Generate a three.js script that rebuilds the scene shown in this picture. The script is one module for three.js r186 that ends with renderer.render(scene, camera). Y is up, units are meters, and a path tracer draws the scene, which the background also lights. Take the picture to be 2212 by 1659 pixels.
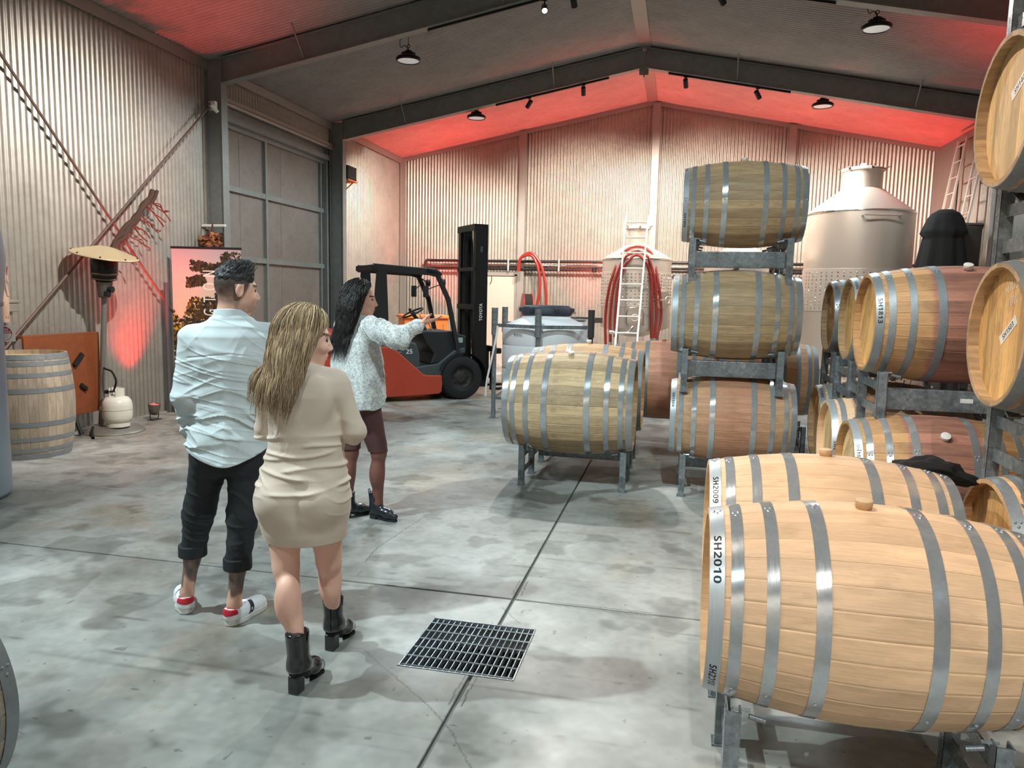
import * as THREE from 'three';
import { mergeGeometries } from 'three/addons/utils/BufferGeometryUtils.js';
import { RoundedBoxGeometry } from 'three/addons/geometries/RoundedBoxGeometry.js';
import { RectAreaLightUniformsLib } from 'three/addons/lights/RectAreaLightUniformsLib.js';

// ---------- camera, exposure ----------
const scene = new THREE.Scene();
scene.background = new THREE.Color(0x000000);
const camera = new THREE.PerspectiveCamera(54.3, 2212 / 1659, 0.05, 80);
camera.position.set(0, 1.65, 0);
camera.rotation.set(-0.1181, 0.2188, 0.0211, 'YXZ');
camera.updateMatrixWorld(true);
scene.add(camera);
const renderer = new THREE.WebGLRenderer({ antialias: true });
renderer.toneMapping = THREE.LinearToneMapping;
renderer.toneMappingExposure = 0.96;
renderer.shadowMap.enabled = true;
RectAreaLightUniformsLib.init();

// lamp strengths and colours (the lamps themselves are built further down)
const COOL = new THREE.Color(0.77, 0.955, 1.0), NEUTRAL = new THREE.Color(1.0, 0.94, 0.87), WARM = new THREE.Color(1.0, 0.85, 0.71), RED = new THREE.Color(1.0, 0.035, 0.03);
const I_COOL = 100, I_BARREL = 108, I_WALL = 128, I_RED = 104, I_FILL = 26, I_BAY = 42;  // the fill value drives unseen lamps behind the camera
// ---------- helpers ----------
const V = (x, y, z) => new THREE.Vector3(x, y, z);
const col = (r, g, b) => new THREE.Color().setRGB(r / 255, g / 255, b / 255, THREE.SRGBColorSpace);
function rng(seed) { let a = seed >>> 0; return () => { a = (a + 0x6D2B79F5) | 0; let t = Math.imul(a ^ (a >>> 15), 1 | a); t = (t + Math.imul(t ^ (t >>> 7), 61 | t)) ^ t; return ((t ^ (t >>> 14)) >>> 0) / 4294967296; }; }
const clamp = (x, a, b) => x < a ? a : x > b ? b : x;
const lerp = (a, b, t) => a + (b - a) * t;
const sstep = (a, b, x) => { const t = clamp((x - a) / (b - a), 0, 1); return t * t * (3 - 2 * t); };
function h3(x, y, z) { let n = Math.imul(x, 374761393) + Math.imul(y, 668265263) + Math.imul(z, 2147483647 ^ 0x5bd1e995); n = Math.imul(n ^ (n >>> 13), 1274126177); n ^= n >>> 16; return (n >>> 0) / 4294967296; }
function noise3(x, y, z) {   // value noise, -1..1
  const xi = Math.floor(x), yi = Math.floor(y), zi = Math.floor(z); let u = x - xi, v = y - yi, w = z - zi;
  u = u * u * (3 - 2 * u); v = v * v * (3 - 2 * v); w = w * w * (3 - 2 * w);
  const L = (a, b, t) => a + (b - a) * t;
  return 2 * L(L(L(h3(xi, yi, zi), h3(xi + 1, yi, zi), u), L(h3(xi, yi + 1, zi), h3(xi + 1, yi + 1, zi), u), v), L(L(h3(xi, yi, zi + 1), h3(xi + 1, yi, zi + 1), u), L(h3(xi, yi + 1, zi + 1), h3(xi + 1, yi + 1, zi + 1), u), v), w) - 1;
}
function tnoise(x, y, px, py, s) {   // tileable 2-D value noise, 0..1
  const xi = Math.floor(x), yi = Math.floor(y); let u = x - xi, v = y - yi; u = u * u * (3 - 2 * u); v = v * v * (3 - 2 * v);
  const m = (a, p) => ((a % p) + p) % p, x0 = m(xi, px), x1 = m(xi + 1, px), y0 = m(yi, py), y1 = m(yi + 1, py);
  return lerp(lerp(h3(x0, y0, s), h3(x1, y0, s), u), lerp(h3(x0, y1, s), h3(x1, y1, s), u), v);
}
function fbm(u, v, fx, fy, oct, s) { let a = .5, t = 0, n = 0; for (let o = 0; o < oct; o++) { t += a * tnoise(u * fx, v * fy, fx, fy, s + o * 7); n += a; a *= .55; fx *= 2; fy *= 2; } return t / n; }
function tex(w, h, fn, srgb = true) {   // fn(u, v) -> [r, g, b] 0..255 or a number
  const d = new Uint8Array(w * h * 4);
  for (let j = 0; j < h; j++) for (let i = 0; i < w; i++) {
    const c = fn((i + .5) / w, (j + .5) / h), k = (j * w + i) * 4;
    if (typeof c === 'number') { d[k] = d[k + 1] = d[k + 2] = clamp(c, 0, 255); } else { d[k] = clamp(c[0], 0, 255); d[k + 1] = clamp(c[1], 0, 255); d[k + 2] = clamp(c[2], 0, 255); }
    d[k + 3] = 255;
  }
  const t = new THREE.DataTexture(d, w, h); t.wrapS = t.wrapT = THREE.RepeatWrapping; t.magFilter = THREE.LinearFilter; t.minFilter = THREE.LinearMipmapLinearFilter; t.generateMipmaps = true; t.anisotropy = 8;
  if (srgb) t.colorSpace = THREE.SRGBColorSpace; t.needsUpdate = true; return t;
}
function canvasTex(w, h, draw) {
  const c = document.createElement('canvas'); c.width = w; c.height = h; draw(c.getContext('2d'), w, h);
  const t = new THREE.CanvasTexture(c); t.colorSpace = THREE.SRGBColorSpace; t.anisotropy = 8; return t;
}
const rep = (t, x, y) => { const c = t.clone(); c.repeat.set(x, y); c.needsUpdate = true; return c; };
const std = (o) => new THREE.MeshStandardMaterial(o);
const phys = (o) => new THREE.MeshPhysicalMaterial(o);
// names: a repeat takes _001, _002 ...
const used = {};
function numbered(n) { if (!(n in used)) { used[n] = 0; return n; } used[n]++; return n + '_' + String(used[n]).padStart(3, '0'); }
function tag(o, label, category, group, kind) { if (label) o.userData.label = label; if (category) o.userData.category = category; if (group) o.userData.group = group; if (kind) o.userData.kind = kind; return o; }
function thing(name, label, category, p = [0, 0, 0], turn = 0, group) { const o = new THREE.Group(); o.name = numbered(name); o.position.set(...p); o.rotation.y = turn; tag(o, label, category, group); scene.add(o); return o; }
function shadows(m) { m.castShadow = m.receiveShadow = true; return m; }
function obj(name, geos, mat, parent = scene) {
  let g = geos; if (Array.isArray(geos)) g = geos.length === 1 ? geos[0] : mergeGeometries(geos.map(prep), false);
  const m = shadows(new THREE.Mesh(g, mat)); m.name = parent === scene ? numbered(name) : name; parent.add(m); return m;
}
function prep(g) { const q = g.index ? g.toNonIndexed() : g; for (const k of Object.keys(q.attributes)) if (!['position', 'normal', 'uv'].includes(k)) q.deleteAttribute(k); if (!q.attributes.uv) q.setAttribute('uv', new THREE.BufferAttribute(new Float32Array(q.attributes.position.count * 2), 2)); q.morphAttributes = {}; return q; }
const mat4 = (p, r = [0, 0, 0], s = 1) => new THREE.Matrix4().compose(V(...p), new THREE.Quaternion().setFromEuler(new THREE.Euler(...r)), typeof s === 'number' ? V(s, s, s) : V(...s));
// box with metric uv; r > 0 rounds the edges
function box(w, h, d, p = [0, 0, 0], r = [0, 0, 0], round = 0) {
  const g = round > 0 ? new RoundedBoxGeometry(w, h, d, 2, round) : new THREE.BoxGeometry(w, h, d);
  boxUV(g); return g.applyMatrix4(mat4(p, r));
}
function boxUV(g) { const P = g.attributes.position, N = g.attributes.normal, U = g.attributes.uv; for (let i = 0; i < P.count; i++) { const nx = Math.abs(N.getX(i)), ny = Math.abs(N.getY(i)), nz = Math.abs(N.getZ(i)); if (nx >= ny && nx >= nz) U.setXY(i, P.getZ(i), P.getY(i)); else if (ny >= nz) U.setXY(i, P.getX(i), P.getZ(i)); else U.setXY(i, P.getX(i), P.getY(i)); } return g; }
function cyl(r0, r1, h, p = [0, 0, 0], rot = [0, 0, 0], seg = 20, open = false) { return new THREE.CylinderGeometry(r1, r0, h, seg, 1, open).applyMatrix4(mat4(p, rot)); }
// straight rod between two points
function rod(a, b, r, seg = 10, r1) {
  const A = V(...a), B = V(...b), d = B.clone().sub(A), L = d.length(); const g = new THREE.CylinderGeometry(r1 ?? r, r, L, seg);
  g.applyMatrix4(new THREE.Matrix4().makeRotationFromQuaternion(new THREE.Quaternion().setFromUnitVectors(V(0, 1, 0), d.normalize()))); g.translate(...A.add(B).multiplyScalar(.5).toArray()); return g;
}
// rectangular bar between two points (w across, t along "up")
function bar(a, b, w, t, up = [0, 1, 0]) {
  const A = V(...a), B = V(...b), z = B.clone().sub(A), L = z.length(); z.normalize(); const u = V(...up); if (Math.abs(u.dot(z)) > .98) u.set(1, 0, 0);
  const x = new THREE.Vector3().crossVectors(u, z).normalize(), y = new THREE.Vector3().crossVectors(z, x); const g = boxUV(new THREE.BoxGeometry(w, t, L));
  return g.applyMatrix4(new THREE.Matrix4().makeBasis(x, y, z).setPosition(A.add(B).multiplyScalar(.5)));
}
function tube(pts, r, seg = 40, rs = 8, closed = false) { return new THREE.TubeGeometry(new THREE.CatmullRomCurve3(pts.map(p => V(...p)), closed, 'centripetal'), seg, r, rs, closed); }
function lathe(pts, seg = 48) { return new THREE.LatheGeometry(pts.map(p => new THREE.Vector2(p[0], p[1])), seg); }
function extrude(pts, depth, bevel = 0, curve = 6) {   // polygon in x, y; depth along z, centred
  const s = new THREE.Shape(); pts.forEach((p, i) => i ? s.lineTo(p[0], p[1]) : s.moveTo(p[0], p[1])); s.closePath();
  const g = new THREE.ExtrudeGeometry(s, { depth: depth - 2 * bevel, bevelEnabled: bevel > 0, bevelThickness: bevel, bevelSize: bevel, bevelSegments: 2, curveSegments: curve }); g.translate(0, 0, -(depth - 2 * bevel) / 2); return g;
}
const rot = (g, x, y, z) => g.applyMatrix4(new THREE.Matrix4().makeRotationFromEuler(new THREE.Euler(x, y, z)));
const mv = (g, x, y, z) => g.translate(x, y, z);
function sheet(nu, nv, fn, uvfn) {   // parametric sheet
  const p = [], uv = [], idx = []; for (let j = 0; j <= nv; j++) for (let i = 0; i <= nu; i++) { const q = fn(i / nu, j / nv); p.push(q[0], q[1], q[2]); const t = uvfn ? uvfn(i / nu, j / nv) : [i / nu, j / nv]; uv.push(t[0], t[1]); }
  for (let j = 0; j < nv; j++) for (let i = 0; i < nu; i++) { const a = j * (nu + 1) + i, b = a + 1, c = a + nu + 1, d = c + 1; idx.push(a, b, d, a, d, c); }
  const g = new THREE.BufferGeometry(); g.setAttribute('position', new THREE.Float32BufferAttribute(p, 3)); g.setAttribute('uv', new THREE.Float32BufferAttribute(uv, 2)); g.setIndex(idx); g.computeVertexNormals(); return g;
}
// ---------- materials of the building ----------
const XL = -6.74, XR = 5.12, XM = -0.82, YE = 4.86, YR = 6.0, ZB = -17.5, ZF = 5.9, SL = (YR - YE) / (XM - XL);
const ceilY = x => YR - SL * Math.abs(x - XM);
const smudge = tex(512, 512, (u, v) => { const n = fbm(u, v, 6, 6, 5, 11), m = fbm(u, v, 40, 40, 3, 5); const k = 226 + 40 * (n - .5) + 18 * (m - .5); return [k, k, k]; });
const spangle = tex(512, 512, (u, v) => { const a = tnoise(u * 26, v * 26, 26, 26, 3), b = tnoise(u * 60, v * 60, 60, 60, 9), c = fbm(u, v, 5, 5, 4, 21); const k = 186 + 46 * (a - .5) + 34 * (b - .5) + 60 * (c - .5); return [k, k + 1, k + 2]; });
const roughTex = tex(256, 256, (u, v) => 150 + 90 * (fbm(u, v, 8, 8, 4, 31) - .5) + 40 * (tnoise(u * 70, v * 70, 70, 70, 2) - .5), false);
const M = {};
M.wallSheet = std({ color: col(190, 184, 174), metalness: .55, roughness: .42, map: rep(smudge, .5, .5) });
M.roofSheet = std({ color: col(176, 170, 166), metalness: .25, roughness: .55, map: rep(smudge, .5, .5) });
M.paintSteel = std({ color: col(150, 154, 152), metalness: .3, roughness: .5, map: rep(smudge, .8, .8) });
M.flashing = std({ color: col(158, 152, 146), metalness: .4, roughness: .45 });
M.galv = std({ color: col(170, 178, 182), metalness: .38, roughness: .5, map: rep(spangle, 2.2, 2.2), roughnessMap: rep(roughTex, 3, 3) });
M.doorSheet = std({ color: col(150, 140, 132), metalness: .15, roughness: .6, map: rep(smudge, .7, .7) });
M.outer = std({ color: col(120, 120, 120), roughness: .9 });
M.black = std({ color: col(26, 26, 28), roughness: .5 });
M.blackMetal = std({ color: col(24, 25, 27), roughness: .38, metalness: .3 });
M.rubber = std({ color: col(22, 22, 23), roughness: .85 });
M.white = std({ color: col(228, 228, 224), roughness: .45 });
M.stainless = std({ color: col(214, 202, 190), metalness: .55, roughness: .36 });
M.chrome = std({ color: col(225, 222, 218), metalness: 1, roughness: .12 });
M.alu = std({ color: col(226, 222, 214), metalness: .3, roughness: .4 });

const S = (name, geos, mat, parent) => { const o = obj(name, geos, mat, parent); if (!parent) o.userData.kind = 'structure'; return o; };
// ---------- floor: slabs with saw-cut joints, a drain pit under the grate ----------
const G = { x0: -1.165, x1: -.627, z0: -3.505, z1: -2.982 };
{
  const floorMap = tex(2048, 2048, (u, v) => {
    const wx = u * 12, wz = v * 12;
    const a = fbm(u, v, 9, 9, 5, 41), b = fbm(u, v, 30, 30, 4, 57), c = fbm(u, v, 4, 4, 3, 77), d = tnoise(u * 420, v * 420, 420, 420, 6), e = tnoise(u * 190, v * 190, 190, 190, 13);
    let k = 150 + 84 * (a - .5) + 60 * (b - .5) + 44 * (c - .5) + 12 * (d - .5) + 12 * (e - .5);
    const pale = sstep(.56, .72, fbm(u, v, 22, 22, 4, 90)); k += 14 * pale;
    const br = sstep(.57, .74, fbm(u, v, 13, 13, 4, 101)) * .55;            // rusty brown patches
    const dark = sstep(.58, .7, fbm(u, v, 48, 48, 3, 111)) * 26; k -= dark;
    const spot = tnoise(u * 300, v * 300, 300, 300, 19) > .965 ? 34 : 0; k -= spot;
    const scr = Math.pow(tnoise(u * 40 + 3 * b, v * 260, 300, 260, 23), 14) * 40; k -= scr;
    return [k + 2 + 3 * br, k + 2 - 12 * br, k - 3 - 26 * br];
  });
  { // hairline cracks, saw cuts beside the joints and an ochre drip
    const D = floorMap.image.data, dot = (x, z, k, r = 0) => { const ci = Math.round((x + 6.74) / 12 * 2048), cj = Math.round((z + 12) / 12 * 2048); for (let a = -r; a <= r; a++) for (let b = -r; b <= r; b++) { const i = ci + a, j = cj + b; if (i < 0 || j < 0 || i > 2047 || j > 2047) continue; const q = (j * 2048 + i) * 4; for (let c = 0; c < 3; c++) D[q + c] *= Array.isArray(k) ? k[c] : k; } };
    const line = (pts, k, r = 0) => { for (let n = 0; n < pts.length - 1; n++) { const [a, b] = [pts[n], pts[n + 1]], L = Math.ceil(Math.hypot(b[0] - a[0], b[1] - a[1]) / .0058); for (let i = 0; i < L; i++) { const t = i / L; dot(lerp(a[0], b[0], t) + .004 * noise3(i * .2, n, 1), lerp(a[1], b[1], t) + .004 * noise3(i * .2, n, 5), k, r); } } };
    line([[-1.36, -3.08], [-.93, -2.72], [-.77, -2.55], [-.6, -2.3]], .72); line([[-1.83, -4.15], [-1.86, -4.42], [-1.79, -5.2]], .66); line([[-.86, -3.72], [-.72, -3.55]], .75); line([[-3.1, -1.9], [-2.6, -2.2], [-2.3, -2.15]], .8);
    for (const s of [-1, 1]) { line([[XM + s * .026, -2.98], [XM + s * .026, -2.74]], .42); line([[XM + s * .024, -3.9], [XM + s * .024, -4.12]], .5); line([[XM + .2, -3.84 + s * .022], [XM + .75, -3.84 + s * .022]], .68); }
    for (let i = 0; i < 50; i++) dot(-1.95 + .035 * noise3(i, 1, 1), -2.42 + .02 * noise3(i, 2, 2), [.99, .965, .9]); for (let i = 0; i < 70; i++) { const a = i / 70 * 4.4; dot(-1.35 + .3 * Math.cos(a), -8.9 + .55 * Math.sin(a), .9, 1); }
  }
  floorMap.repeat.set(1 / 12, 1 / 12);
  const fb = rep(tex(512, 512, (u, v) => 128 + 120 * (fbm(u, v, 12, 12, 5, 7) - .5), false), .8, .8), fr = rep(tex(512, 512, (u, v) => 150 + 150 * (fbm(u, v, 7, 7, 5, 17) - .5), false), .45, .45);
  const concrete = std({ map: floorMap, roughness: .78, roughnessMap: fr, bumpMap: fb, bumpScale: .002 });
  const floor = new THREE.Group(); floor.name = 'floor'; floor.userData.kind = 'structure'; scene.add(floor);
  const slab = (pts) => { const g = extrude(pts.map(p => [p[0], -p[1]]), .14, .004); rot(g, -Math.PI / 2, 0, 0); mv(g, 0, -.07, 0); const P = g.attributes.position, U = g.attributes.uv; for (let i = 0; i < P.count; i++) U.setXY(i, P.getX(i) + 6.74, P.getZ(i) + 12); obj('slab', g, concrete, floor); };
  const j = .012, zj = -3.84, x0 = XL - .3, x1 = XR + .3, zf = ZF + .3, zb = ZB - .3;
  slab([[x0, zj - j], [XM - j, zj - j], [XM - j, zb], [x0, zb]]);
  slab([[XM + j, zj - j], [x1, zj - j], [x1, zb], [XM + j, zb]]);
  slab([[x0, zf], [XM - j, zf], [XM - j, G.z1], [G.x0, G.z1], [G.x0, G.z0], [XM - j, G.z0], [XM - j, zj + j], [x0, zj + j]]);
  slab([[XM + j, zf], [x1, zf], [x1, zj + j], [XM + j, zj + j], [XM + j, G.z0], [G.x1, G.z0], [G.x1, G.z1], [XM + j, G.z1]]);
  const seal = std({ color: col(104, 104, 100), roughness: .8 }), pit = std({ color: col(46, 48, 48), roughness: .8 });
  obj('joint_filler', [box(.011, .1, zf - G.z1, [XM, -.061, (zf + G.z1) / 2]), box(.011, .1, G.z0 - zb, [XM, -.061, (G.z0 + zb) / 2]), box(x1 - x0, .1, .012, [(x0 + x1) / 2, -.062, zj])], seal, floor);
  obj('sub_base', [box(x1 - x0, .2, G.z0 - zb, [(x0 + x1) / 2, -.24, (G.z0 + zb) / 2]), box(x1 - x0, .2, zf - G.z1, [(x0 + x1) / 2, -.24, (zf + G.z1) / 2]), box(G.x0 - x0, .2, G.z1 - G.z0, [(G.x0 + x0) / 2, -.24, (G.z0 + G.z1) / 2]), box(x1 - G.x1, .2, G.z1 - G.z0, [(G.x1 + x1) / 2, -.24, (G.z0 + G.z1) / 2])], pit, floor);
  const px = (G.x0 + G.x1) / 2, pz = (G.z0 + G.z1) / 2, pw = G.x1 - G.x0, pd = G.z1 - G.z0;
  obj('drain_pit', [box(pw + .04, .03, pd + .04, [px, -.4, pz]), box(.02, .36, pd, [G.x0 - .01, -.19, pz]), box(.02, .36, pd, [G.x1 + .01, -.19, pz]), box(pw, .36, .02, [px, -.19, G.z0 - .01]), box(pw, .36, .02, [px, -.19, G.z1 + .01])], pit, floor);
  const gr = thing('drain_grate', 'square galvanised steel drain grate set into the concrete floor', 'drain grate', [px, 0, pz]);
  const w = pw / 2 - .004, d = pd / 2 - .004;
  obj('frame', [box(2 * w, .03, .006, [0, -.013, d - .003]), box(2 * w, .03, .006, [0, -.013, -d + .003]), box(.006, .03, 2 * d, [w - .003, -.013, 0]), box(.006, .03, 2 * d, [-w + .003, -.013, 0])], M.galv, gr);
  const bg = box(.0045, .03, 2 * d - .012), cg = rod([-w + .006, 0, 0], [w - .006, 0, 0], .0045, 8);
  for (let i = 1; i < 18; i++) { const m = obj('bearing_bar', bg, M.galv, gr); m.position.set(-w + 2 * w * i / 18, -.0165, 0); }
  for (let i = 1; i < 7; i++) { const m = obj('cross_bar', cg, M.galv, gr); m.position.set(0, -.003, -d + .03 + (2 * d - .075) * (i - 1) / 5 + .022); }
}
// ---------- walls: corrugated sheet on a closed outer shell ----------
const PITCH = .076, AMP = .0105;
function wave(len, fn, rows = 1) {   // fn(s, t, w): s metres along, t 0..1 up, w the wave's depth
  const n = Math.round(len / PITCH * 8);
  return sheet(n, rows, (u, t) => fn(u * len, t, AMP * Math.sin(u * len / PITCH * 2 * Math.PI)), (u, t) => [u * len, t * 5]);
}
S('wall_left', [wave(ZF + 9.85, (s, t, w) => [XL + w, t * (YE + .02), ZF - s]), wave(3.8, (s, t, w) => [XL + w, t * (YE + .02), -13.72 - s]), wave(3.9, (s, t, w) => [XL + w, lerp(4.42, YE + .02, t), -9.82 - s]),
  box(.12, 5.4, ZF + 9.9, [XL - .09, 2.6, (ZF - 9.8) / 2]), box(.12, 5.4, 3.8, [XL - .09, 2.6, -15.65]), box(.12, .7, 4, [XL - .09, 4.8, -11.8]), box(.1, 5.4, 4.2, [XL - .35, 2.6, -11.8])], M.wallSheet);
S('wall_right', [wave(ZF - ZB, (s, t, w) => [XR + w, t * (YE + .02), ZB + s]), box(.12, 5.4, ZF - ZB + .2, [XR + .09, 2.6, (ZF + ZB) / 2])], M.wallSheet);
S('wall_back', [wave(XR - XL, (s, t, w) => [XL + s, t * (ceilY(XL + s) + .02), ZB + w]), box(XR - XL + .4, 6.6, .12, [(XL + XR) / 2, 3.2, ZB - .09])], M.wallSheet);
S('wall_front', [wave(XR - XL, (s, t, w) => [XL + s, t * (ceilY(XL + s) + .02), ZF + w]), box(XR - XL + .4, 6.6, .12, [(XL + XR) / 2, 3.2, ZF + .09])], M.wallSheet);
{
  const half = (side) => wave(ZF - ZB, (s, t, w) => { const x = side < 0 ? lerp(XL, XM, t) : lerp(XM, XR, t); return [x, ceilY(x) + w, side < 0 ? ZF - s : ZB + s]; });
  const over = (side) => { const a = side < 0 ? XL - .25 : XR + .25; return bar([(a + XM) / 2, (ceilY(a) + YR) / 2 + .09, ZB - .2], [(a + XM) / 2, (ceilY(a) + YR) / 2 + .09, ZF + .2], Math.hypot(a - XM, YR - ceilY(a)) + .05, .1, [(side < 0 ? -1 : 1) * SL, 1, 0]); };
  S('ceiling', [half(-1), half(1), over(-1), over(1)], M.roofSheet);
}
// flashings along the eaves, gables, corners and ridge
S('trim_1', [bar([XL + .045, YE - .07, ZF], [XL + .045, YE - .07, ZB], .012, .13, [0, 1, 0]), bar([XL + .02, YE - .005, ZF], [XL + .02, YE - .005, ZB], .06, .01)], M.flashing);
S('trim_2', [bar([XR - .045, YE - .07, ZF], [XR - .045, YE - .07, ZB], .012, .13), bar([XR - .02, YE - .005, ZF], [XR - .02, YE - .005, ZB], .06, .01)], M.flashing);
S('trim_3', [bar([XL, YE - .045, ZB + .05], [XM, YR - .045, ZB + .05], .03, .11), bar([XM, YR - .045, ZB + .05], [XR, YE - .045, ZB + .05], .03, .11)], M.flashing);
S('trim_4', box(.215, .018, ZF - ZB, [XM, YR - .035, (ZF + ZB) / 2]), M.flashing);
S('trim_5', [box(.12, YE, .016, [XL + .07, YE / 2, ZB + .03]), box(.016, YE, .12, [XL + .03, YE / 2, ZB + .08])], M.flashing);
S('trim_6', [box(.12, YE, .016, [XR - .07, YE / 2, ZB + .03]), box(.016, YE, .3, [XR - .03, YE / 2, ZB + .17]), box(.02, YE, .9, [XR - .035, YE / 2, ZB + .72])], M.flashing);
{ let i = 7; for (const [x, w] of [[-3.72, .15], [-.715, .15], [2.16, .15]]) S('trim_' + i++, [box(w, ceilY(x) - .05, .012, [x, (ceilY(x) - .05) / 2, ZB + .13]), box(.01, ceilY(x) - .05, .1, [x - w / 2, (ceilY(x) - .05) / 2, ZB + .08]), box(.01, ceilY(x) - .05, .1, [x + w / 2, (ceilY(x) - .05) / 2, ZB + .08])], M.flashing); }
// ---------- portal frames ----------
const FRAMES = [-13.75, -9.85, -5.4, -2.1, 1.75];
const raftY = x => ceilY(x) - .045;          // top of the rafters
FRAMES.forEach((z, k) => {
  const f = new THREE.Group(); f.name = 'steel_beam_frame' + (k ? '_' + String(k).padStart(3, '0') : ''); f.userData.kind = 'structure'; scene.add(f);
  const D = .335, B = .15;
  for (const s of [-1, 1]) {
    const xw = s < 0 ? XL + .015 : XR - .015, xi = xw - s * .26, h = ceilY(xi) - .05;
    obj('steel_column', [box(.24, h, .012, [(xw + xi) / 2, h / 2, z]), box(.012, h, B, [xi, h / 2, z]), box(.012, h, B, [xw, h / 2, z])], M.paintSteel, f);
    const a = [xi, raftY(xi) - D / 2, z], b = [XM, raftY(XM) - D / 2, z], n = [s * SL, 1, 0];
    obj('steel_rafter', [bar(a, b, .01, D, n), bar([a[0], a[1] + D / 2, z], [b[0], b[1] + D / 2, z], B, .012, n), bar([a[0], a[1] - D / 2, z], [b[0], b[1] - D / 2, z], B, .012, n)], M.paintSteel, f);
    for (const x of [XL + 1.55, XL + 4.35].map(q => s < 0 ? q : XM + (XM - q))) { const y = raftY(x) - D; obj('fly_brace', [rod([x, y + .02, z + .05], [x - s * .02, ceilY(x) - .02, z + .42], .011, 6), box(.05, .004, .05, [x, y + .02, z + .06])], M.paintSteel, f); }
  }
  obj('apex_plate', [box(.02, .52, .17, [XM, YR - .045 - .24, z]), box(.16, .4, .02, [XM, YR - .3, z + .02])], M.paintSteel, f);
});
// ---------- big sliding door in the second bay of the left wall ----------
{
  const d = new THREE.Group(); d.name = 'door_1'; d.userData.kind = 'structure'; scene.add(d);
  const x = -6.88, y1 = 4.16;
  for (const [a, b] of [[-9.9, -10.826], [-10.834, -12.076], [-12.084, -13.66]]) obj('panel', box(.02, y1, a - b, [x, y1 / 2, (a + b) / 2]), M.doorSheet, d);
  for (const z of [-10.02, -11.55, -13.5]) obj('stile', box(.05, y1, z < -13 ? .04 : .06, [x + .035, y1 / 2, z]), M.paintSteel, d);
  for (const y of [1.07, 2.13, 3.19, 4.12]) obj('rail', box(.045, .085, 3.7, [x + .033, y, -11.8]), M.paintSteel, d);
  obj('header_channel', [box(.1, .09, 3.75, [x + .1, 4.19, -11.8]), box(.05, .14, 3.75, [x + .05, 4.3, -11.8])], M.paintSteel, d);
  obj('header_angle', [box(.12, .085, 3.8, [x + .15, 4.41, -11.8]), rod([x + .2, 4.37, -9.95], [x + .2, 4.37, -13.7], .03, 10)], M.flashing, d);
  obj('jamb', [box(.16, 4.5, .1, [x + .04, 2.25, -13.66]), box(.16, 4.5, .06, [x + .04, 2.25, -9.93])], M.paintSteel, d);
}
{ // plain access door in the back wall
  const d = new THREE.Group(); d.name = 'door_2'; d.userData.kind = 'structure'; scene.add(d);
  obj('door_frame', [box(.06, 2.14, .09, [-3.83, 1.07, ZB + .06]), box(.06, 2.14, .09, [-4.77, 1.07, ZB + .06]), box(1.0, .1, .09, [-4.3, 2.15, ZB + .06])], M.flashing, d);
  obj('door_leaf', box(.88, 2.1, .04, [-4.3, 1.05, ZB + .06]), std({ color: col(196, 180, 168), roughness: .5, metalness: .1 }), d);
  obj('latch_hook', tube([[-4.42, 2.09, ZB + .1], [-4.42, 1.98, ZB + .1], [-4.44, 1.93, ZB + .1], [-4.46, 1.91, ZB + .1]], .008, 12, 6), M.black, d);
  obj('door_handle', [cyl(.02, .02, .05, [-4.66, 1.02, ZB + .1], [Math.PI / 2, 0, 0], 12), rod([-4.66, 1.02, ZB + .13], [-4.56, 1.02, ZB + .13], .009, 8)], M.chrome, d);
}
// ---------- track lighting under the rafters ----------
const trackY = x => raftY(x) - .335 - .022;
function track(z, xa, xb, label) {
  const xm = (xa + xb) / 2, t = thing('light_track', label, 'light track', [xm, trackY(xm), z]);
  const A = [xa - xm, trackY(xa) - trackY(xm), 0], B = [xb - xm, trackY(xb) - trackY(xm), 0];
  obj('rail', bar(A, B, .036, .03), M.blackMetal, t); obj('end_cap', box(.012, .036, .04, A), M.black, t); obj('end_cap', box(.012, .036, .04, B), M.black, t);
}
function spot(x, z, target, color, power, label, half = .5, soft = 2, pen = .55, len = .15) {
  const p = V(x, trackY(x) - .02, z), t = thing('track_spotlight', label, 'spotlight', p.toArray(), 0, 'black cylinder spotlights on the ceiling tracks');
  const piv = V(0, -.1, 0), dir = V(...target).sub(p.clone().add(piv)).normalize();
  const q = new THREE.Quaternion().setFromUnitVectors(V(0, -1, 0), dir);
  obj('stem', [rod([0, .03, 0], [0, -.06, 0], .009, 8), box(.07, .018, .034, [0, 0, 0])], M.blackMetal, t);
  const head = obj('housing', lathe([[0, .075], [.036, .075], [.041, .07], [.041, -.075], [.035, -.078], [.033, -.06]], 28), M.blackMetal, t); head.position.copy(piv); head.quaternion.copy(q);
  const e = std({ color: 0x222222, emissive: color, emissiveIntensity: 5 });
  obj('lens', mv(cyl(.033, .033, .004, [0, 0, 0], [0, 0, 0], 24), 0, -.066, 0), e, head);
  const L = new THREE.SpotLight(color, power, 0, half, pen, 2); L.position.copy(p).add(piv).addScaledVector(dir, .09); L.target.position.set(...target); L.castShadow = true; L.shadow.radius = soft; L.shadow.mapSize.set(1024, 1024); scene.add(L, L.target);
}
track(-13.75, -3.46, -1.43, 'black light track on the far rafter, left of the ridge');
track(-13.75, -.395, 1.62, 'black light track on the far rafter, right of the ridge');
track(-9.85, -3.42, -1.3, 'black light track on the nearer rafter at the top of the photo');
track(-5.4, -3.6, -1.4, 'black light track on the rafter above the standing visitors'); track(-9.85, -.4, 1.6, 'unseen black light track on the nearer rafter, right of the ridge'); track(-2.1, -4.6, -1.2, 'black light track above the camera, left of the ridge');  // the right-hand nearer track is unseen, it carries the tank lamp
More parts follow.
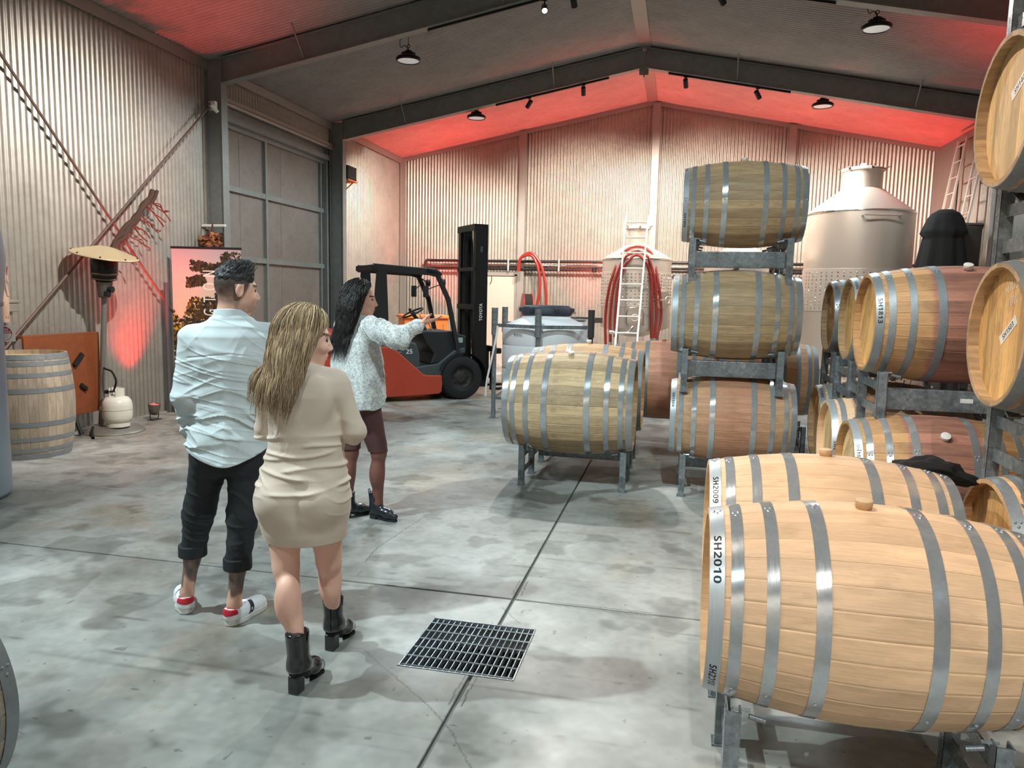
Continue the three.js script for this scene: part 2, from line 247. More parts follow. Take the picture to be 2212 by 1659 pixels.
track(-2.1, -.2, 1.8, 'unseen black light track above the camera, right of the ridge'); track(1.75, -2.6, 2.6, 'unseen black light track behind the camera');  // both tracks are out of view, as are their lamps
spot(-2.85, -13.75, [-6.0, 1.7, -16.6], WARM, I_WALL, 'far spotlight left of the ridge tilted to the left wall corner', .74);
spot(-1.87, -13.75, [-2.1, 2.0, -17.2], WARM, I_WALL, 'far spotlight hanging straight down left of the ridge', .84);
spot(-.1, -13.75, [.4, 2.0, -17.2], WARM, I_WALL, 'far spotlight just right of the ridge', .84);
spot(1.1, -13.75, [3.6, 1.8, -17.0], WARM, I_WALL, 'far spotlight tilted towards the tall steel tank on the right', .74);
spot(-1.87, -9.85, [-.6, .9, -4.6], NEUTRAL, I_BARREL * .6, 'spotlight at the top of the photo with its bright lens showing', .5, 2, .55);
spot(.3, -9.85, [3.0, 2.1, -14.0], WARM, I_WALL * .42, 'unseen spotlight on the nearer rafter, placed to light the tall steel tank', .4, 2);  // unseen lamp, placed to light the front of the tall tank
spot(-1.5, -9.85, [-1.0, 1.3, -14.6], WARM, I_WALL * .6, 'unseen spotlight on the nearer rafter, placed to light the tank with the ladder', .42, 2);  // unseen lamp, placed to brighten the ladder and its tank
spot(-1.7, -5.4, [-2.0, .8, -9.8], COOL, I_COOL * .7, 'unseen cool spotlight above the visitors, placed to light the white plastic tank', .5, 2);  // out of view, lights the white tank from the front
spot(-2.5, -5.4, [-6.7, 1.2, -7.7], NEUTRAL, I_WALL * .9, 'spotlight above the visitors aimed at the left wall', .62, 1.5);
spot(-4.3, -2.1, [-1.7, .3, -4.4], COOL, I_COOL, 'cool spotlight above the camera aimed at the open floor', .62, 2);
spot(-1.6, -2.1, [1.6, 1.5, -3.6], WARM, I_BARREL * .5, 'unseen spotlight above the camera, placed to light the barrel heads on the right', .5, 2);  // out of view, placed to light the right-hand barrel heads
spot(.3, -2.1, [.1, 1.2, -6.6], COOL, I_COOL * .5, 'unseen cool spotlight above the camera, placed to light the stacked barrels', .5, 2);  // out of view, lights the stacks and their hoops
spot(1.2, -2.1, [-1.6, 1.0, -3.3], COOL, I_COOL * .45, 'unseen cool spotlight above the camera, placed to light the visitors from the right', .42, 2);  // out of view, lights faces and clothes from the right
spot(.2, 1.75, [1.25, .6, -2.7], NEUTRAL, I_BARREL * .5, 'unseen spotlight behind the camera, placed to light the new barrels', .36, 2);  // out of view, lights the near side of the new barrels
spot(-1.8, 1.75, [-1.5, 0, -.6], COOL, I_FILL * .8, 'added fill spotlight behind the camera for the near floor', .8, 3);  // added fill for the foreground
spot(-.6, 1.75, [-.8, 1.6, 5.8], NEUTRAL, I_FILL * 11, 'unseen spotlight behind the camera, placed to brighten the wall behind it', .9, 3);  // out of view, brightens the wall that the steel hoops reflect
spot(2.2, 1.75, [2.6, 0, 1.0], COOL, I_FILL * 1.8, 'added fill spotlight behind the camera for the floor on the right', .9, 3);  // added fill, raises the general light on this side
// ---------- round high-bay lamps, given a low glow to lift the general light ----------
{
  const glassM = std({ color: col(205, 190, 178), roughness: .3, emissive: COOL, emissiveIntensity: .25 });
  function bay(x, y, z, label) {
    const t = thing('high_bay_lamp', label, 'ceiling lamp', [x, y, z], 0, 'round black high-bay lamps');
    obj('housing', lathe([[0, .1], [.05, .1], [.055, .06], [.1, .05], [.105, .02], [.16, .012], [.178, -.005], [.178, -.03], [.165, -.045], [.15, -.04], [.148, -.02], [0, -.02]], 40), M.blackMetal, t);
    for (let i = 0; i < 12; i++) { const m = obj('cooling_fin', box(.05, .045, .006, [.075, .05, 0]), M.blackMetal, t); m.rotation.y = i * Math.PI / 6; }
    obj('lens', mv(cyl(.15, .15, .008, [0, 0, 0], [0, 0, 0], 36), 0, -.03, 0), glassM, t);
    const L = new THREE.SpotLight(COOL, I_BAY, 0, 1.42, .3, 2); L.position.set(x, y - .045, z); L.target.position.set(x, 0, z); L.castShadow = true; L.shadow.radius = 7; scene.add(L, L.target);
    const top = ceilY(x) - y - .02;
    obj('hanger', [tube([[0, .1, 0], [0, .14, 0], [.02, .16, 0], [.0, .19, 0], [-.02, .16, 0], [0, .14, 0]], .006, 24, 6), rod([0, .18, 0], [0, top, 0], .004, 6)], M.blackMetal, t);
    obj('power_cord', tube([[0, .11, 0], [-.05, .17, .02], [-.1, .14, .03], [-.12, .24, .02], [-.08, .3, 0], [-.04, top, 0]], .005, 30, 6), M.rubber, t);
  }
  bay(-3.93, 4.95, -10.02 - .45, 'high-bay lamp nearest the camera on the left roof slope'); bay(-3.9, 4.96, -13.69 - .3, 'high-bay lamp over the forklift by the far rafter');
  bay(2.18, 5.02, -10.12 - .25, 'high-bay lamp nearest the camera on the right roof slope'); bay(2.2, 5.0, -13.95 - .15, 'high-bay lamp over the tall steel tank');
}
// ---------- red flood lamps standing on the floor ----------
function flood(x, z, turn, label, power, seen, tilt = -.12, wide = .62) {
  const t = thing('flood_lamp', label, 'flood lamp', [x, 0, z], turn, seen ? undefined : 'red flood lamps behind the tanks');
  obj('bracket', [tube([[-.075, .13, 0], [-.075, .03, 0], [-.06, .008, 0], [.06, .008, 0], [.075, .03, 0], [.075, .13, 0]], .006, 30, 6), box(.16, .006, .1, [0, .004, 0])], M.blackMetal, t);
  const h = new THREE.Group(); const hb = obj('housing', lathe([[0, -.09], [.04, -.085], [.06, -.04], [.072, .03], [.074, .05], [.066, .05], [.06, .03]], 28), std({ color: col(110, 100, 96), metalness: .4, roughness: .45 }), t);
  hb.position.set(0, .15, 0); hb.rotation.x = -tilt;
  obj('lens', mv(cyl(.062, .062, .006, [0, 0, 0], [0, 0, 0], 24), 0, .035, 0), std({ color: 0x220000, emissive: new THREE.Color(1, .1, .06), emissiveIntensity: 2.2 }), hb);
  const L = new THREE.SpotLight(RED, power, 0, wide, .9, 2); L.position.set(x, .15, z).add(V(0, .065 * Math.cos(tilt), .065 * Math.sin(tilt)).applyAxisAngle(V(0, 1, 0), turn));
  L.target.position.copy(L.position).add(V(0, Math.cos(tilt), Math.sin(tilt)).applyAxisAngle(V(0, 1, 0), turn)); L.castShadow = true; L.shadow.radius = 2; scene.add(L, L.target);
}
flood(-6.4, -8.1, Math.PI / 2, 'small red flood lamp on the floor by the gas cylinder', I_RED * .36, true, -.1, .6);
flood(-5.4, -16.9, Math.PI * .75, 'red flood lamp in the far left corner behind the forklift', I_RED, false);
flood(-2.15, -16.95, Math.PI, 'red flood lamp on the floor left of the ladder tank', I_RED * .9, false);
flood(1.2, -16.9, Math.PI, 'unseen red flood lamp behind the stacked barrels, reddening the far ceiling', I_RED * .9, false);  // hidden lamp, placed to redden the middle of the far ceiling
flood(4.3, -16.6, Math.PI * 1.2, 'unseen red flood lamp in the far right corner, reddening the ceiling there', I_RED, false);  // hidden lamp, placed to redden the far right ceiling
flood(4.6, -10.2, -Math.PI / 2, 'unseen red flood lamp by the right wall, reddening the roof slope above', I_RED * .8, false);  // hidden lamp, placed to redden the right roof slope
// ---------- barrels: axis along x, staves, hoops with rivets, head boards, bung ----------
function oakTex(seed, r, g, b, vary, stain) {
  return tex(1024, 256, (u, v) => {
    const st = Math.floor(v * 4), gr = tnoise(u * 14 + 2 * tnoise(u * 4, v * 40, 4, 40, seed), v * 180, 14 * 1 + 2, 180, seed + 3), g2 = tnoise(u * 60, v * 240, 60, 240, seed + 8), f = fbm(u, v, 5, 10, 4, seed + 5), tone = h3(st, seed, 7) - .5;
    const k = 1 + vary * (.5 * (gr - .5) + .35 * (g2 - .5) + 1.0 * (f - .5) + .9 * tone);
    let R = r * k, G = g * k, B = b * k;
    const blot = sstep(.62, .8, fbm(u, v, 12, 8, 3, seed + 15)) * vary * .25; R *= 1 - blot; G *= 1 - blot * 1.1; B *= 1 - blot * 1.2;
    if (stain) { const e = stain.w + .035 * (fbm(u, v, 8, 6, 3, seed + 22) - .5), a = (1 - sstep(e - stain.soft, e + stain.soft, Math.abs(u - .5))) * (stain.a + .35 * (fbm(u, v, 9, 7, 3, seed + 33) - .5)); R = lerp(R, stain.c[0] * k, a); G = lerp(G, stain.c[1] * k, a); B = lerp(B, stain.c[2] * k, a); }
    return [R, G, B];
  });
}
const oakBump = tex(1024, 256, (u, v) => 128 + 90 * (tnoise(u * 12, v * 200, 12, 200, 77) - .5) + 60 * (tnoise(u * 50, v * 256, 50, 256, 78) - .5), false);
const oak = (t, o = {}) => std({ map: t, roughness: .62, bumpMap: oakBump, bumpScale: .0003, ...o });
const OAK = {
  fresh: oak(oakTex(3, 226, 188, 150, .15)), warm: oak(oakTex(5, 204, 162, 118, .24)), aged: oak(oakTex(7, 184, 154, 116, .26)), dry: oak(oakTex(11, 178, 153, 118, .32)),
  grey: oak(oakTex(13, 164, 150, 132, .26)), rosy: oak(oakTex(17, 180, 142, 106, .28, { w: .22, soft: .2, a: .5, c: [168, 108, 86] })), wine: oak(oakTex(19, 178, 138, 96, .3, { w: .205, soft: .012, a: .9, c: [162, 112, 98] })),
  pink: oak(oakTex(23, 200, 150, 112, .22, { w: .1, soft: .09, a: .5, c: [206, 134, 124] })), head: oak(oakTex(29, 222, 190, 140, .26)), headWarm: oak(oakTex(31, 208, 164, 104, .36)), inside: oak(oakTex(37, 190, 152, 100, .3)),
};
const hoopM = std({ color: col(216, 222, 226), metalness: .62, roughness: .3, map: rep(smudge, 5, .12), roughnessMap: rep(roughTex, 3, 1) });
const hoopOldM = std({ color: col(158, 166, 170), metalness: .42, roughness: .48, map: rep(smudge, 5, .12) });
function hoopText(list, base = '#b9c2c8') {   // marker writing: [text, turn 0..1, height px, squeeze]
  return std({ metalness: .5, roughness: .36, map: canvasTex(2048, 64, (c, w, h) => {
    c.fillStyle = base; c.fillRect(0, 0, w, h); const r = rng(list[0][0].length * 31 + 7);
    for (let i = 0; i < 240; i++) { c.fillStyle = `rgba(${r() > .5 ? '255,255,255' : '90,100,110'},${.03 + .05 * r()})`; c.fillRect(r() * w, r() * h, 20 + r() * 90, 1 + r() * 3); }
    for (const [s, at, px, sq, colr] of list) { c.save(); c.translate(at * w, h * .74); c.scale(sq, 1); c.fillStyle = colr || '#14161c'; c.font = `bold ${px}px sans-serif`; c.fillText(s, 0, 0); c.restore(); }
  }) });
}
const bungM = { white: std({ color: col(236, 234, 228), roughness: .4 }), tan: std({ color: col(206, 172, 132), roughness: .55 }) };
const geoCache = {};
const BAR = { barrique: { L: .95, D: .70, R: .292, n: 30, hw: .044 }, hogshead: { L: 1.0, D: .745, R: .312, n: 30, hw: .046 }, long: { L: 1.03, D: .72, R: .30, n: 30, hw: .046 }, tall: { L: 1.0, D: .83, R: .36, n: 32, hw: .05 }, puncheon: { L: 1.1, D: .9, R: .39, n: 34, hw: .052 } };
function barrelGeo(kind) {
  if (geoCache[kind]) return geoCache[kind];
  const { L, D, R, n, hw } = BAR[kind], H = L / 2, rb = D / 2, prof = x => rb - (rb - R) * Math.pow(Math.abs(x) / H, 1.9);
  const staves = [];
  for (let v = 0; v < 4; v++) {
    const a = Math.PI / n - .0012, p = [], uv = [], idx = [], N = 10;
    const push = (x, r, t, u, w) => { p.push(x, r * Math.cos(t), r * Math.sin(t)); uv.push(u, w); return p.length / 3 - 1; };
    const strip = (fa, fb) => { let q = null; for (let i = 0; i <= N; i++) { const x = -H + L * i / N, A = fa(x, i), B = fb(x, i), s = [push(...A), push(...B)]; if (q) idx.push(q[0], q[1], s[0], q[1], s[1], s[0]); q = s; } };
    const U = x => (x + H) / L, v0 = v * .25 + .02, vw = .2, th = x => .027 - .009 * sstep(H - .09, H, Math.abs(x)), b = .16 * a, dr = .0014;
    strip(x => [x, prof(x), -a + b, U(x), v0 + .02], x => [x, prof(x), a - b, U(x), v0 + vw - .02]);
    strip(x => [x, prof(x) - dr, -a, U(x), v0], x => [x, prof(x), -a + b, U(x), v0 + .02]); strip(x => [x, prof(x), a - b, U(x), v0 + vw - .02], x => [x, prof(x) - dr, a, U(x), v0 + vw]);
    strip(x => [x, prof(x) - th(x), a, U(x), v0 + vw], x => [x, prof(x) - th(x), -a, U(x), v0]);
    strip(x => [x, prof(x) - dr, a, U(x), v0 + vw], x => [x, prof(x) - th(x), a, U(x), v0 + vw - .03]); strip(x => [x, prof(x) - th(x), -a, U(x), v0 + .03], x => [x, prof(x) - dr, -a, U(x), v0]);
    for (const s of [-1, 1]) { const x = s * H, c = [[R - dr, -a], [R, -a + b], [R, a - b], [R - dr, a], [R - .018, a], [R - .018, -a]].map(([r, t], k) => push(x, r, t, .02, v0 + .02 * k)); for (let k = 1; k < 5; k++) s < 0 ? idx.push(c[0], c[k + 1], c[k]) : idx.push(c[0], c[k], c[k + 1]); }
    const g = new THREE.BufferGeometry(); g.setAttribute('position', new THREE.Float32BufferAttribute(p, 3)); g.setAttribute('uv', new THREE.Float32BufferAttribute(uv, 2)); g.setIndex(idx); g.computeVertexNormals(); staves.push(g);
  }
  // hoops: bands that follow the taper
  const hoop = (x0, w) => { const t = .0022, P = [], uv = [], idx = [], K = 72; const ring = [[x0, .0002], [x0, t], [x0 + w, t], [x0 + w, .0002]];
    const rows = []; for (let s = 0; s < 3; s++) for (const e of [0, 1]) { const [x, o] = ring[s + e], row = []; for (let k = 0; k <= K; k++) { const an = k / K * 2 * Math.PI, r = prof(clamp(x, -H, H)) + o; row.push(P.length / 3); P.push(x, r * Math.cos(an), r * Math.sin(an)); uv.push(k / K, (x - x0) / w); } rows.push(row); }
    for (let s = 0; s < 3; s++) { const a = rows[2 * s], b = rows[2 * s + 1]; for (let k = 0; k < K; k++) idx.push(a[k], a[k + 1], b[k], a[k + 1], b[k + 1], b[k]); }
    const g = new THREE.BufferGeometry(); g.setAttribute('position', new THREE.Float32BufferAttribute(P, 3)); g.setAttribute('uv', new THREE.Float32BufferAttribute(uv, 2)); g.setIndex(idx); g.computeVertexNormals(); return g; };
  const hs = []; for (const [f, w] of [[0, hw], [.064, hw * .82], [.165, hw * .82], [.3, hw * .95]]) { const x = -H + f * L / .95 + (f ? 0 : .001); hs.push([hoop(x, w), x + w / 2, w]); hs.push([hoop(-x - w, w), -x - w / 2, w]); }
  // head boards, cut to the circle
  const xh = H - .045, rh = prof(xh) - .022, boards = [], nb = 7;
  for (let i = 0; i < nb; i++) {
    const z0 = -rh + 2 * rh * i / nb + .0007, z1 = -rh + 2 * rh * (i + 1) / nb - .0007, pts = []; const yy = z => Math.sqrt(Math.max(0, rh * rh - z * z));
    for (let k = 0; k <= 6; k++) { const z = lerp(z0, z1, k / 6); pts.push([z, yy(z)]); } for (let k = 6; k >= 0; k--) { const z = lerp(z0, z1, k / 6); pts.push([z, -yy(z)]); }
    const s = new THREE.Shape(); pts.forEach((q, k) => k ? s.lineTo(q[0], q[1]) : s.moveTo(q[0], q[1]));
    const g = new THREE.ExtrudeGeometry(s, { depth: .018, bevelEnabled: false }); const Pp = g.attributes.position, Uv = g.attributes.uv;
    for (let k = 0; k < Pp.count; k++) Uv.setXY(k, Pp.getY(k) * .9 + .37 * i, .25 * (i % 4) + .02 + .2 * (Pp.getX(k) - z0) / (z1 - z0));
    g.rotateY(-Math.PI / 2); boards.push(g);
  }
  const riv = lathe([[0, .0042], [.003, .0036], [.0052, .0018], [.0058, 0]], 10);
  const bung = lathe([[0, .028], [.024, .028], [.027, .024], [.024, -.002], [0, -.002]], 24);
  return geoCache[kind] = { L, D, H, prof, staves, hs, boards, xh, riv, bung, n };
}
// spin turns the barrel about its axis: 0 puts the bung on top, + turns it towards +z
function barrel(kind, label, p, { wood = OAK.aged, head = OAK.head, hoops = hoopM, text = null, text2 = null, bung = 'white', spin = 0, yaw = 0, upright = false, seam = 1.2, seed = 1, lift = .0, rivets = true, group = undefined } = {}) {
  const B = barrelGeo(kind), t = thing('wine_barrel', label, 'barrel', p, yaw, group), r = rng(seed * 977 + 5);
  let root = t; const place = m => { if (upright) { const q = new THREE.Quaternion().setFromAxisAngle(V(0, 0, 1), Math.PI / 2); m.position.applyQuaternion(q); m.quaternion.premultiply(q); } };
  for (let i = 0; i < B.n; i++) { const m = obj('stave', B.staves[Math.floor(r() * 4)], wood, root); m.rotation.x = i * 2 * Math.PI / B.n + spin; place(m); }
  B.hs.forEach(([g, xc, w], k) => {
    const m = obj('hoop', g, k === 0 && text ? text : k === 1 && text2 ? text2 : hoops, root); m.rotation.x = spin; place(m);
    if (rivets) for (const [da, off] of [[seam, -.2], [seam, .22], [seam + .06, 0], [seam + 2.1, 0]]) { const q = obj('rivet', B.riv, hoops, m), a = da + .05 * (k % 3), rr = B.prof(xc + off * w) + .0022; q.position.set(xc + off * w, rr * Math.cos(a), rr * Math.sin(a)); q.rotation.x = a; }
  });
  for (const s of [-1, 1]) B.boards.forEach(g => { const m = obj('head_board', g, head, root); m.position.x = s < 0 ? -B.xh + .018 : B.xh; m.rotation.x = spin; place(m); });
  if (bung) { const m = obj('bung', B.bung, bungM[bung], root); m.position.set(0, (B.D / 2 + lift) * Math.cos(spin), (B.D / 2 + lift) * Math.sin(spin)); m.rotation.x = spin; place(m); }
  return t;
}
// ---------- steel racks: two end frames joined by a box beam, a saddle for each barrel ----------
function rackFrame(label, x0, x1, zf, pitch, y0, { h = .36, halfZ = .2, beam = true, n = 2, r = .31, rod_ = true } = {}) {
  const t = thing('barrel_rack', label, 'barrel rack', [(x0 + x1) / 2, y0, zf]); const X = (x1 - x0) / 2, beamZ = y0 > .1 ? -.075 : -pitch / 2 - halfZ;
  const post = mergeGeometries([prep(box(.05, h, .006, [0, h / 2, .022])), prep(box(.006, h, .05, [.022, h / 2, 0])), prep(box(.006, h, .05, [-.022, h / 2, 0])), prep(box(.07, .006, .07, [0, .003, 0]))]);
  for (const s of [-1, 1]) for (let i = 0; i < n; i++) {
    const zc = -halfZ - i * pitch;
    for (const e of [1, -1]) { const m = obj('post', post, M.galv, t); m.position.set(s * X, 0, zc + e * halfZ); }
    obj('cross_bar', bar([s * X, h * .34, zc + halfZ], [s * X, h * .34, zc - halfZ], .008, .055), M.galv, t);
    obj('cross_bar', bar([s * X, h * .74, zc + halfZ], [s * X, h * .74, zc - halfZ], .008, .05), M.galv, t);
    if (i < n - 1) obj('cross_bar', bar([s * X, h * .5, zc - halfZ], [s * X, h * .5, zc - pitch + halfZ], .008, .06), M.galv, t);
    for (const e of [1, -1]) obj('saddle', bar([s * X - s * .03, h - .005, zc + e * (halfZ - .01)], [s * X - s * .03, h - .065, zc + e * halfZ * .42], .05, .01), M.galv, t);
    if (rod_) for (const e of [1, -1]) obj('locating_pin', rod([s * X - s * .05, h - .02, zc + e * halfZ], [s * X - s * .1, h - .03, zc + e * halfZ], .009, 8), M.galv, t);
  }
  if (beam) obj('box_beam', box(2 * X - .05, .13, .06, [0, h * .54, beamZ], [0, 0, 0], .006), M.galv, t);
  if (beam && beam !== true) obj('label_plate', box(.07, .026, .002, [X * .1, h * .56, beamZ + .031]), beam, t);
  return t;
}
const plate = std({ roughness: .5, map: canvasTex(128, 48, (c, w, h) => { c.fillStyle = '#d9dcda'; c.fillRect(0, 0, w, h); c.fillStyle = '#30343a'; c.beginPath(); c.moveTo(14, 36); c.lineTo(24, 8); c.lineTo(34, 36); c.fill(); for (let i = 0; i < 4; i++) c.fillRect(48, 10 + i * 8, 64 - i * 8, 2); }) });
const RX = (x, L) => [x - L / 2 + .06, x + L / 2 - .06];
// A: two large weathered barrels on a floor rack, right of the pointing visitor
barrel('puncheon', 'large weathered oak barrel with a white bung, in front of the white tank', [-.9, .725, -6.5], { wood: OAK.dry, hoops: hoopM, bung: 'white', spin: .3, seed: 2, seam: 2.6 });
barrel('puncheon', 'large oak barrel half hidden behind the weathered barrel in front of the white tank', [-.88, .735, -7.48], { wood: OAK.warm, hoops: hoopOldM, bung: 'white', spin: .05, seed: 3, seam: .3, lift: .01 });
rackFrame('galvanised steel floor rack under the large weathered barrels', -1.3, -.42, -6.3, .96, 0, { h: .345, halfZ: .225, beam: true, r: .43 });
// C: pink stained barrels in the row behind
barrel('puncheon', 'oak barrel with a pink wine stain, seen between the two nearer barrel stacks', [-.17, .72, -8.75], { wood: OAK.pink, hoops: hoopOldM, bung: 'tan', spin: .1, seed: 4, rivets: false });
barrel('puncheon', 'reddish barrel behind the three-high stack, seen at the right of its middle rack', [.98, .74, -9.2], { wood: OAK.pink, hoops: hoopOldM, bung: null, seed: 5, rivets: false });
rackFrame('low steel rack on the floor under the two pink stained barrels', -.55, 1.35, -8.5, 1, 0, { h: .3, halfZ: .2, n: 1, beam: false });
// B: the three-high stack
const bx = .45;
barrel('hogshead', 'bottom barrel of the three-high stack with a faint red wine stain', [bx, .645, -6.58], { wood: OAK.rosy, hoops: hoopM, text: hoopText([['SH1804', .1, 40, 1]]), spin: .15, seed: 6, seam: 2.3, bung: 'white' });
barrel('hogshead', 'middle barrel of the three-high stack, between the two steel racks', [bx - .02, 1.525, -6.52], { wood: OAK.aged, hoops: hoopM, text: hoopText([['SH', .06, 36, 1, '#55585c']]), spin: .0, seed: 7, seam: 2.2, bung: 'white' });
barrel('barrique', 'topmost barrel of the three-high stack, against the corrugated wall', [bx, 2.425, -6.55], { wood: OAK.aged, hoops: hoopM, text: hoopText([['SH1804', .3, 40, 1], ['1804', .05, 36, 1]]), spin: .0, seed: 8, seam: 1.5, bung: 'white' });
barrel('barrique', 'barrel directly behind the bottom barrel of the three-high stack', [bx + .03, .645, -7.36], { wood: OAK.aged, hoops: hoopOldM, seed: 9, rivets: false, bung: null });
barrel('barrique', 'barrel directly behind the middle barrel of the three-high stack', [bx + .01, 1.525, -7.3], { wood: OAK.aged, hoops: hoopOldM, seed: 10, rivets: false, bung: null });
rackFrame('floor rack under the three-high barrel stack', bx - .38, bx + .38, -6.33, .78, 0, { h: .36 });
rackFrame('galvanised rack between the bottom and middle barrels of the three-high stack', bx - .40, bx + .35, -6.33, .78, .885, { h: .36 });
rackFrame('galvanised rack carrying the topmost barrel of the three-high stack', bx - .38, bx + .37, -6.33, .78, 1.775, { h: .365 });
// D: lower row of the middle group
barrel('barrique', 'wine stained barrel with a white bung turned to the front, under the grey label-plate beam', [1.5, .635, -4.88], { wood: OAK.wine, hoops: hoopM, text: hoopText([['SH1812', .02, 38, 1, '#3a3d42']]), spin: .75, seed: 11, seam: .25 });
barrel('barrique', 'pale new oak barrel in the lower row behind the wine stained barrel', [1.52, .655, -5.68], { wood: OAK.fresh, hoops: hoopM, text: hoopText([['SHC', .22, 40, 1]]), spin: 0, seed: 12, seam: 2.8, bung: null });
barrel('barrique', 'dim barrel at the far end of the lower row with writing on its end hoop', [1.58, .675, -6.48], { wood: OAK.aged, hoops: hoopOldM, text: hoopText([['SH1905', .05, 40, 1]], '#8d9398'), seed: 13, bung: null });
rackFrame('floor rack under the front barrels of the lower row on the right', 1.12, 1.9, -4.68, .78, 0, { h: .35 });
rackFrame('floor rack under the far barrels of the lower row on the right', 1.15, 1.95, -6.28, .78, 0, { h: .36, n: 1, beam: false });
// E: upper row of the middle group
barrel('long', 'wine stained barrel marked SH1813 with a large white bung', [1.64, 1.525, -5.1], { wood: OAK.wine, head: OAK.headWarm, hoops: hoopOldM, text: hoopText([['SH1813', .1, 46, 1.05]], '#8f979c'), spin: .42, seed: 14, seam: .0, lift: .01 });
barrel('barrique', 'barrel marked SH1906 with its end showing behind the SH1813 barrel', [1.66, 1.525, -5.92], { wood: OAK.aged, head: OAK.headWarm, hoops: hoopM, text: hoopText([['SH1906', .06, 40, .9, '#3a3d42'], ['SH1906', .27, 42, .95]]), seed: 15, seam: 2.4, bung: null });
barrel('barrique', 'dark barrel farthest back in the upper row on the right', [1.68, 1.52, -6.75], { wood: OAK.aged, head: OAK.inside, hoops: hoopOldM, text: hoopText([['SH1905', .05, 38, .9, '#3a3d42']], '#8d9398'), seed: 16, bung: null });
rackFrame('galvanised rack with a small label plate on its beam, carrying the SH1813 barrel', 1.2, 2.08, -4.86, .82, .875, { h: .365, halfZ: .24, beam: plate });
rackFrame('dark rack farthest back under the upper row of barrels', 1.24, 2.06, -6.52, .8, .88, { h: .365, n: 1, beam: false });
// F: stack at the right edge
barrel('barrique', 'lowest barrel of the right-hand stack with a brown stain across its head', [1.74, .645, -3.36], { wood: OAK.warm, head: OAK.headWarm, hoops: hoopOldM, seed: 17, seam: .9, bung: null });
const F2 = barrel('barrique', 'barrel at the right edge with chalk writing and a sticker marked SH1503', [1.725, 1.53, -3.42], { wood: OAK.aged, head: OAK.headWarm, hoops: hoopOldM, seed: 18, bung: null });
const F3 = barrel('barrique', 'high barrel in the top right corner with a sticker marked SH1407', [1.68, 2.415, -3.42], { wood: OAK.aged, head: OAK.head, hoops: hoopOldM, seed: 19, bung: null });
rackFrame('floor rack under the stack at the right edge', 1.33, 2.15, -3.15, .78, 0, { h: .36, n: 1, beam: false });
rackFrame('grey rack between the lowest and middle barrels at the right edge', 1.35, 2.15, -3.19, .78, .885, { h: .365, n: 1, beam: false });
rackFrame('grey rack between the SH1503 and SH1407 barrels', 1.31, 2.12, -3.19, .78, 1.77, { h: .365, n: 1, beam: false });
rackFrame('grey rack standing on top of the SH1407 barrel', 1.29, 2.1, -3.2, .78, 2.65, { h: .42, n: 1, beam: false });
{ // stickers and chalk on the heads
  const sticker = (s) => std({ roughness: .5, map: canvasTex(256, 64, (c, w, h) => { c.fillStyle = '#efece6'; c.fillRect(0, 0, w, h); c.fillStyle = '#17181a'; c.font = 'bold 50px sans-serif'; c.textAlign = 'center'; c.fillText(s, w / 2, 50); }) });
  const put = (P, s, y, z, tilt) => { const m = obj('sticker', box(.001, .042, .165), sticker(s), P); const g = m.geometry, U = g.attributes.uv, Q = g.attributes.position; for (let i = 0; i < Q.count; i++) U.setXY(i, Q.getZ(i) / .165 + .5, Q.getY(i) / .042 + .5); m.position.set(-.431, y, z); m.rotation.x = -tilt; };
  put(F2, 'SH1503', .02, .02, .62); put(F3, 'SH1407', .1, .03, .5);
  const chalk = std({ transparent: true, roughness: .9, map: canvasTex(256, 160, (c) => { c.clearRect(0, 0, 256, 160); c.strokeStyle = c.fillStyle = 'rgba(240,232,214,.85)'; c.font = 'italic 62px sans-serif'; c.fillText('SOUO', 34, 66); c.fillText('10VL', 60, 138); }) });
  const m = obj('chalk_writing', box(.0008, .13, .2), chalk, F2), U = m.geometry.attributes.uv, Q = m.geometry.attributes.position; for (let i = 0; i < Q.count; i++) U.setXY(i, Q.getZ(i) / .2 + .5, Q.getY(i) / .13 + .5); m.position.set(-.431, .17, .03); m.rotation.x = -.25;
}
// G: new oak barrels in front
barrel('barrique', 'new pale oak barrel marked SH2010 in front, with bright steel hoops and a tan bung', [.598, .65, -2.54], { wood: OAK.fresh, head: OAK.head, text: hoopText([['SH2010', .075, 46, 1.12], ['SH2010', .30, 44, .85]]), bung: 'tan', spin: .06, seed: 21, seam: .0 });
barrel('barrique', 'new pale oak barrel marked SH2009, just behind the SH2010 barrel', [.625, .655, -3.32], { wood: OAK.fresh, head: OAK.head, text: hoopText([['SH2009', .085, 44, .95]], '#c4ccd2'), bung: 'tan', spin: -.02, seed: 22, seam: .02 });
rackFrame('galvanised steel rack under the new pale oak barrels', .22, .99, -2.35, .75, 0, { h: .36 });
// left side
barrel('tall', 'weathered grey barrel standing upright by the left wall', [-6.22, .5, -6.06], { wood: OAK.grey, head: OAK.head, hoops: hoopOldM, bung: 'tan', spin: 1.2, upright: true, yaw: .5, seed: 23, seam: 1.1 });
barrel('puncheon', 'barrel with wide grey steel hoops lying at the lower left edge of the photo', [-2.19, .455, -1.12], { wood: OAK.grey, head: OAK.head, hoops: hoopOldM, bung: null, yaw: Math.PI / 2, seed: 24 });
{ const b = scene.children[scene.children.length - 1], B = barrelGeo('puncheon'); const pts = []; for (let i = 0; i <= 8; i++) { const x = .02 + .2 * i / 8; pts.push([B.prof(x) + .004, x]); } obj('wide_hoop', rot(lathe(pts, 90), 0, 0, Math.PI / 2), hoopM, b); obj('wide_hoop', rot(lathe(pts.map(p => [p[0], -p[1]]).reverse(), 90), 0, 0, Math.PI / 2), hoopM, b); }
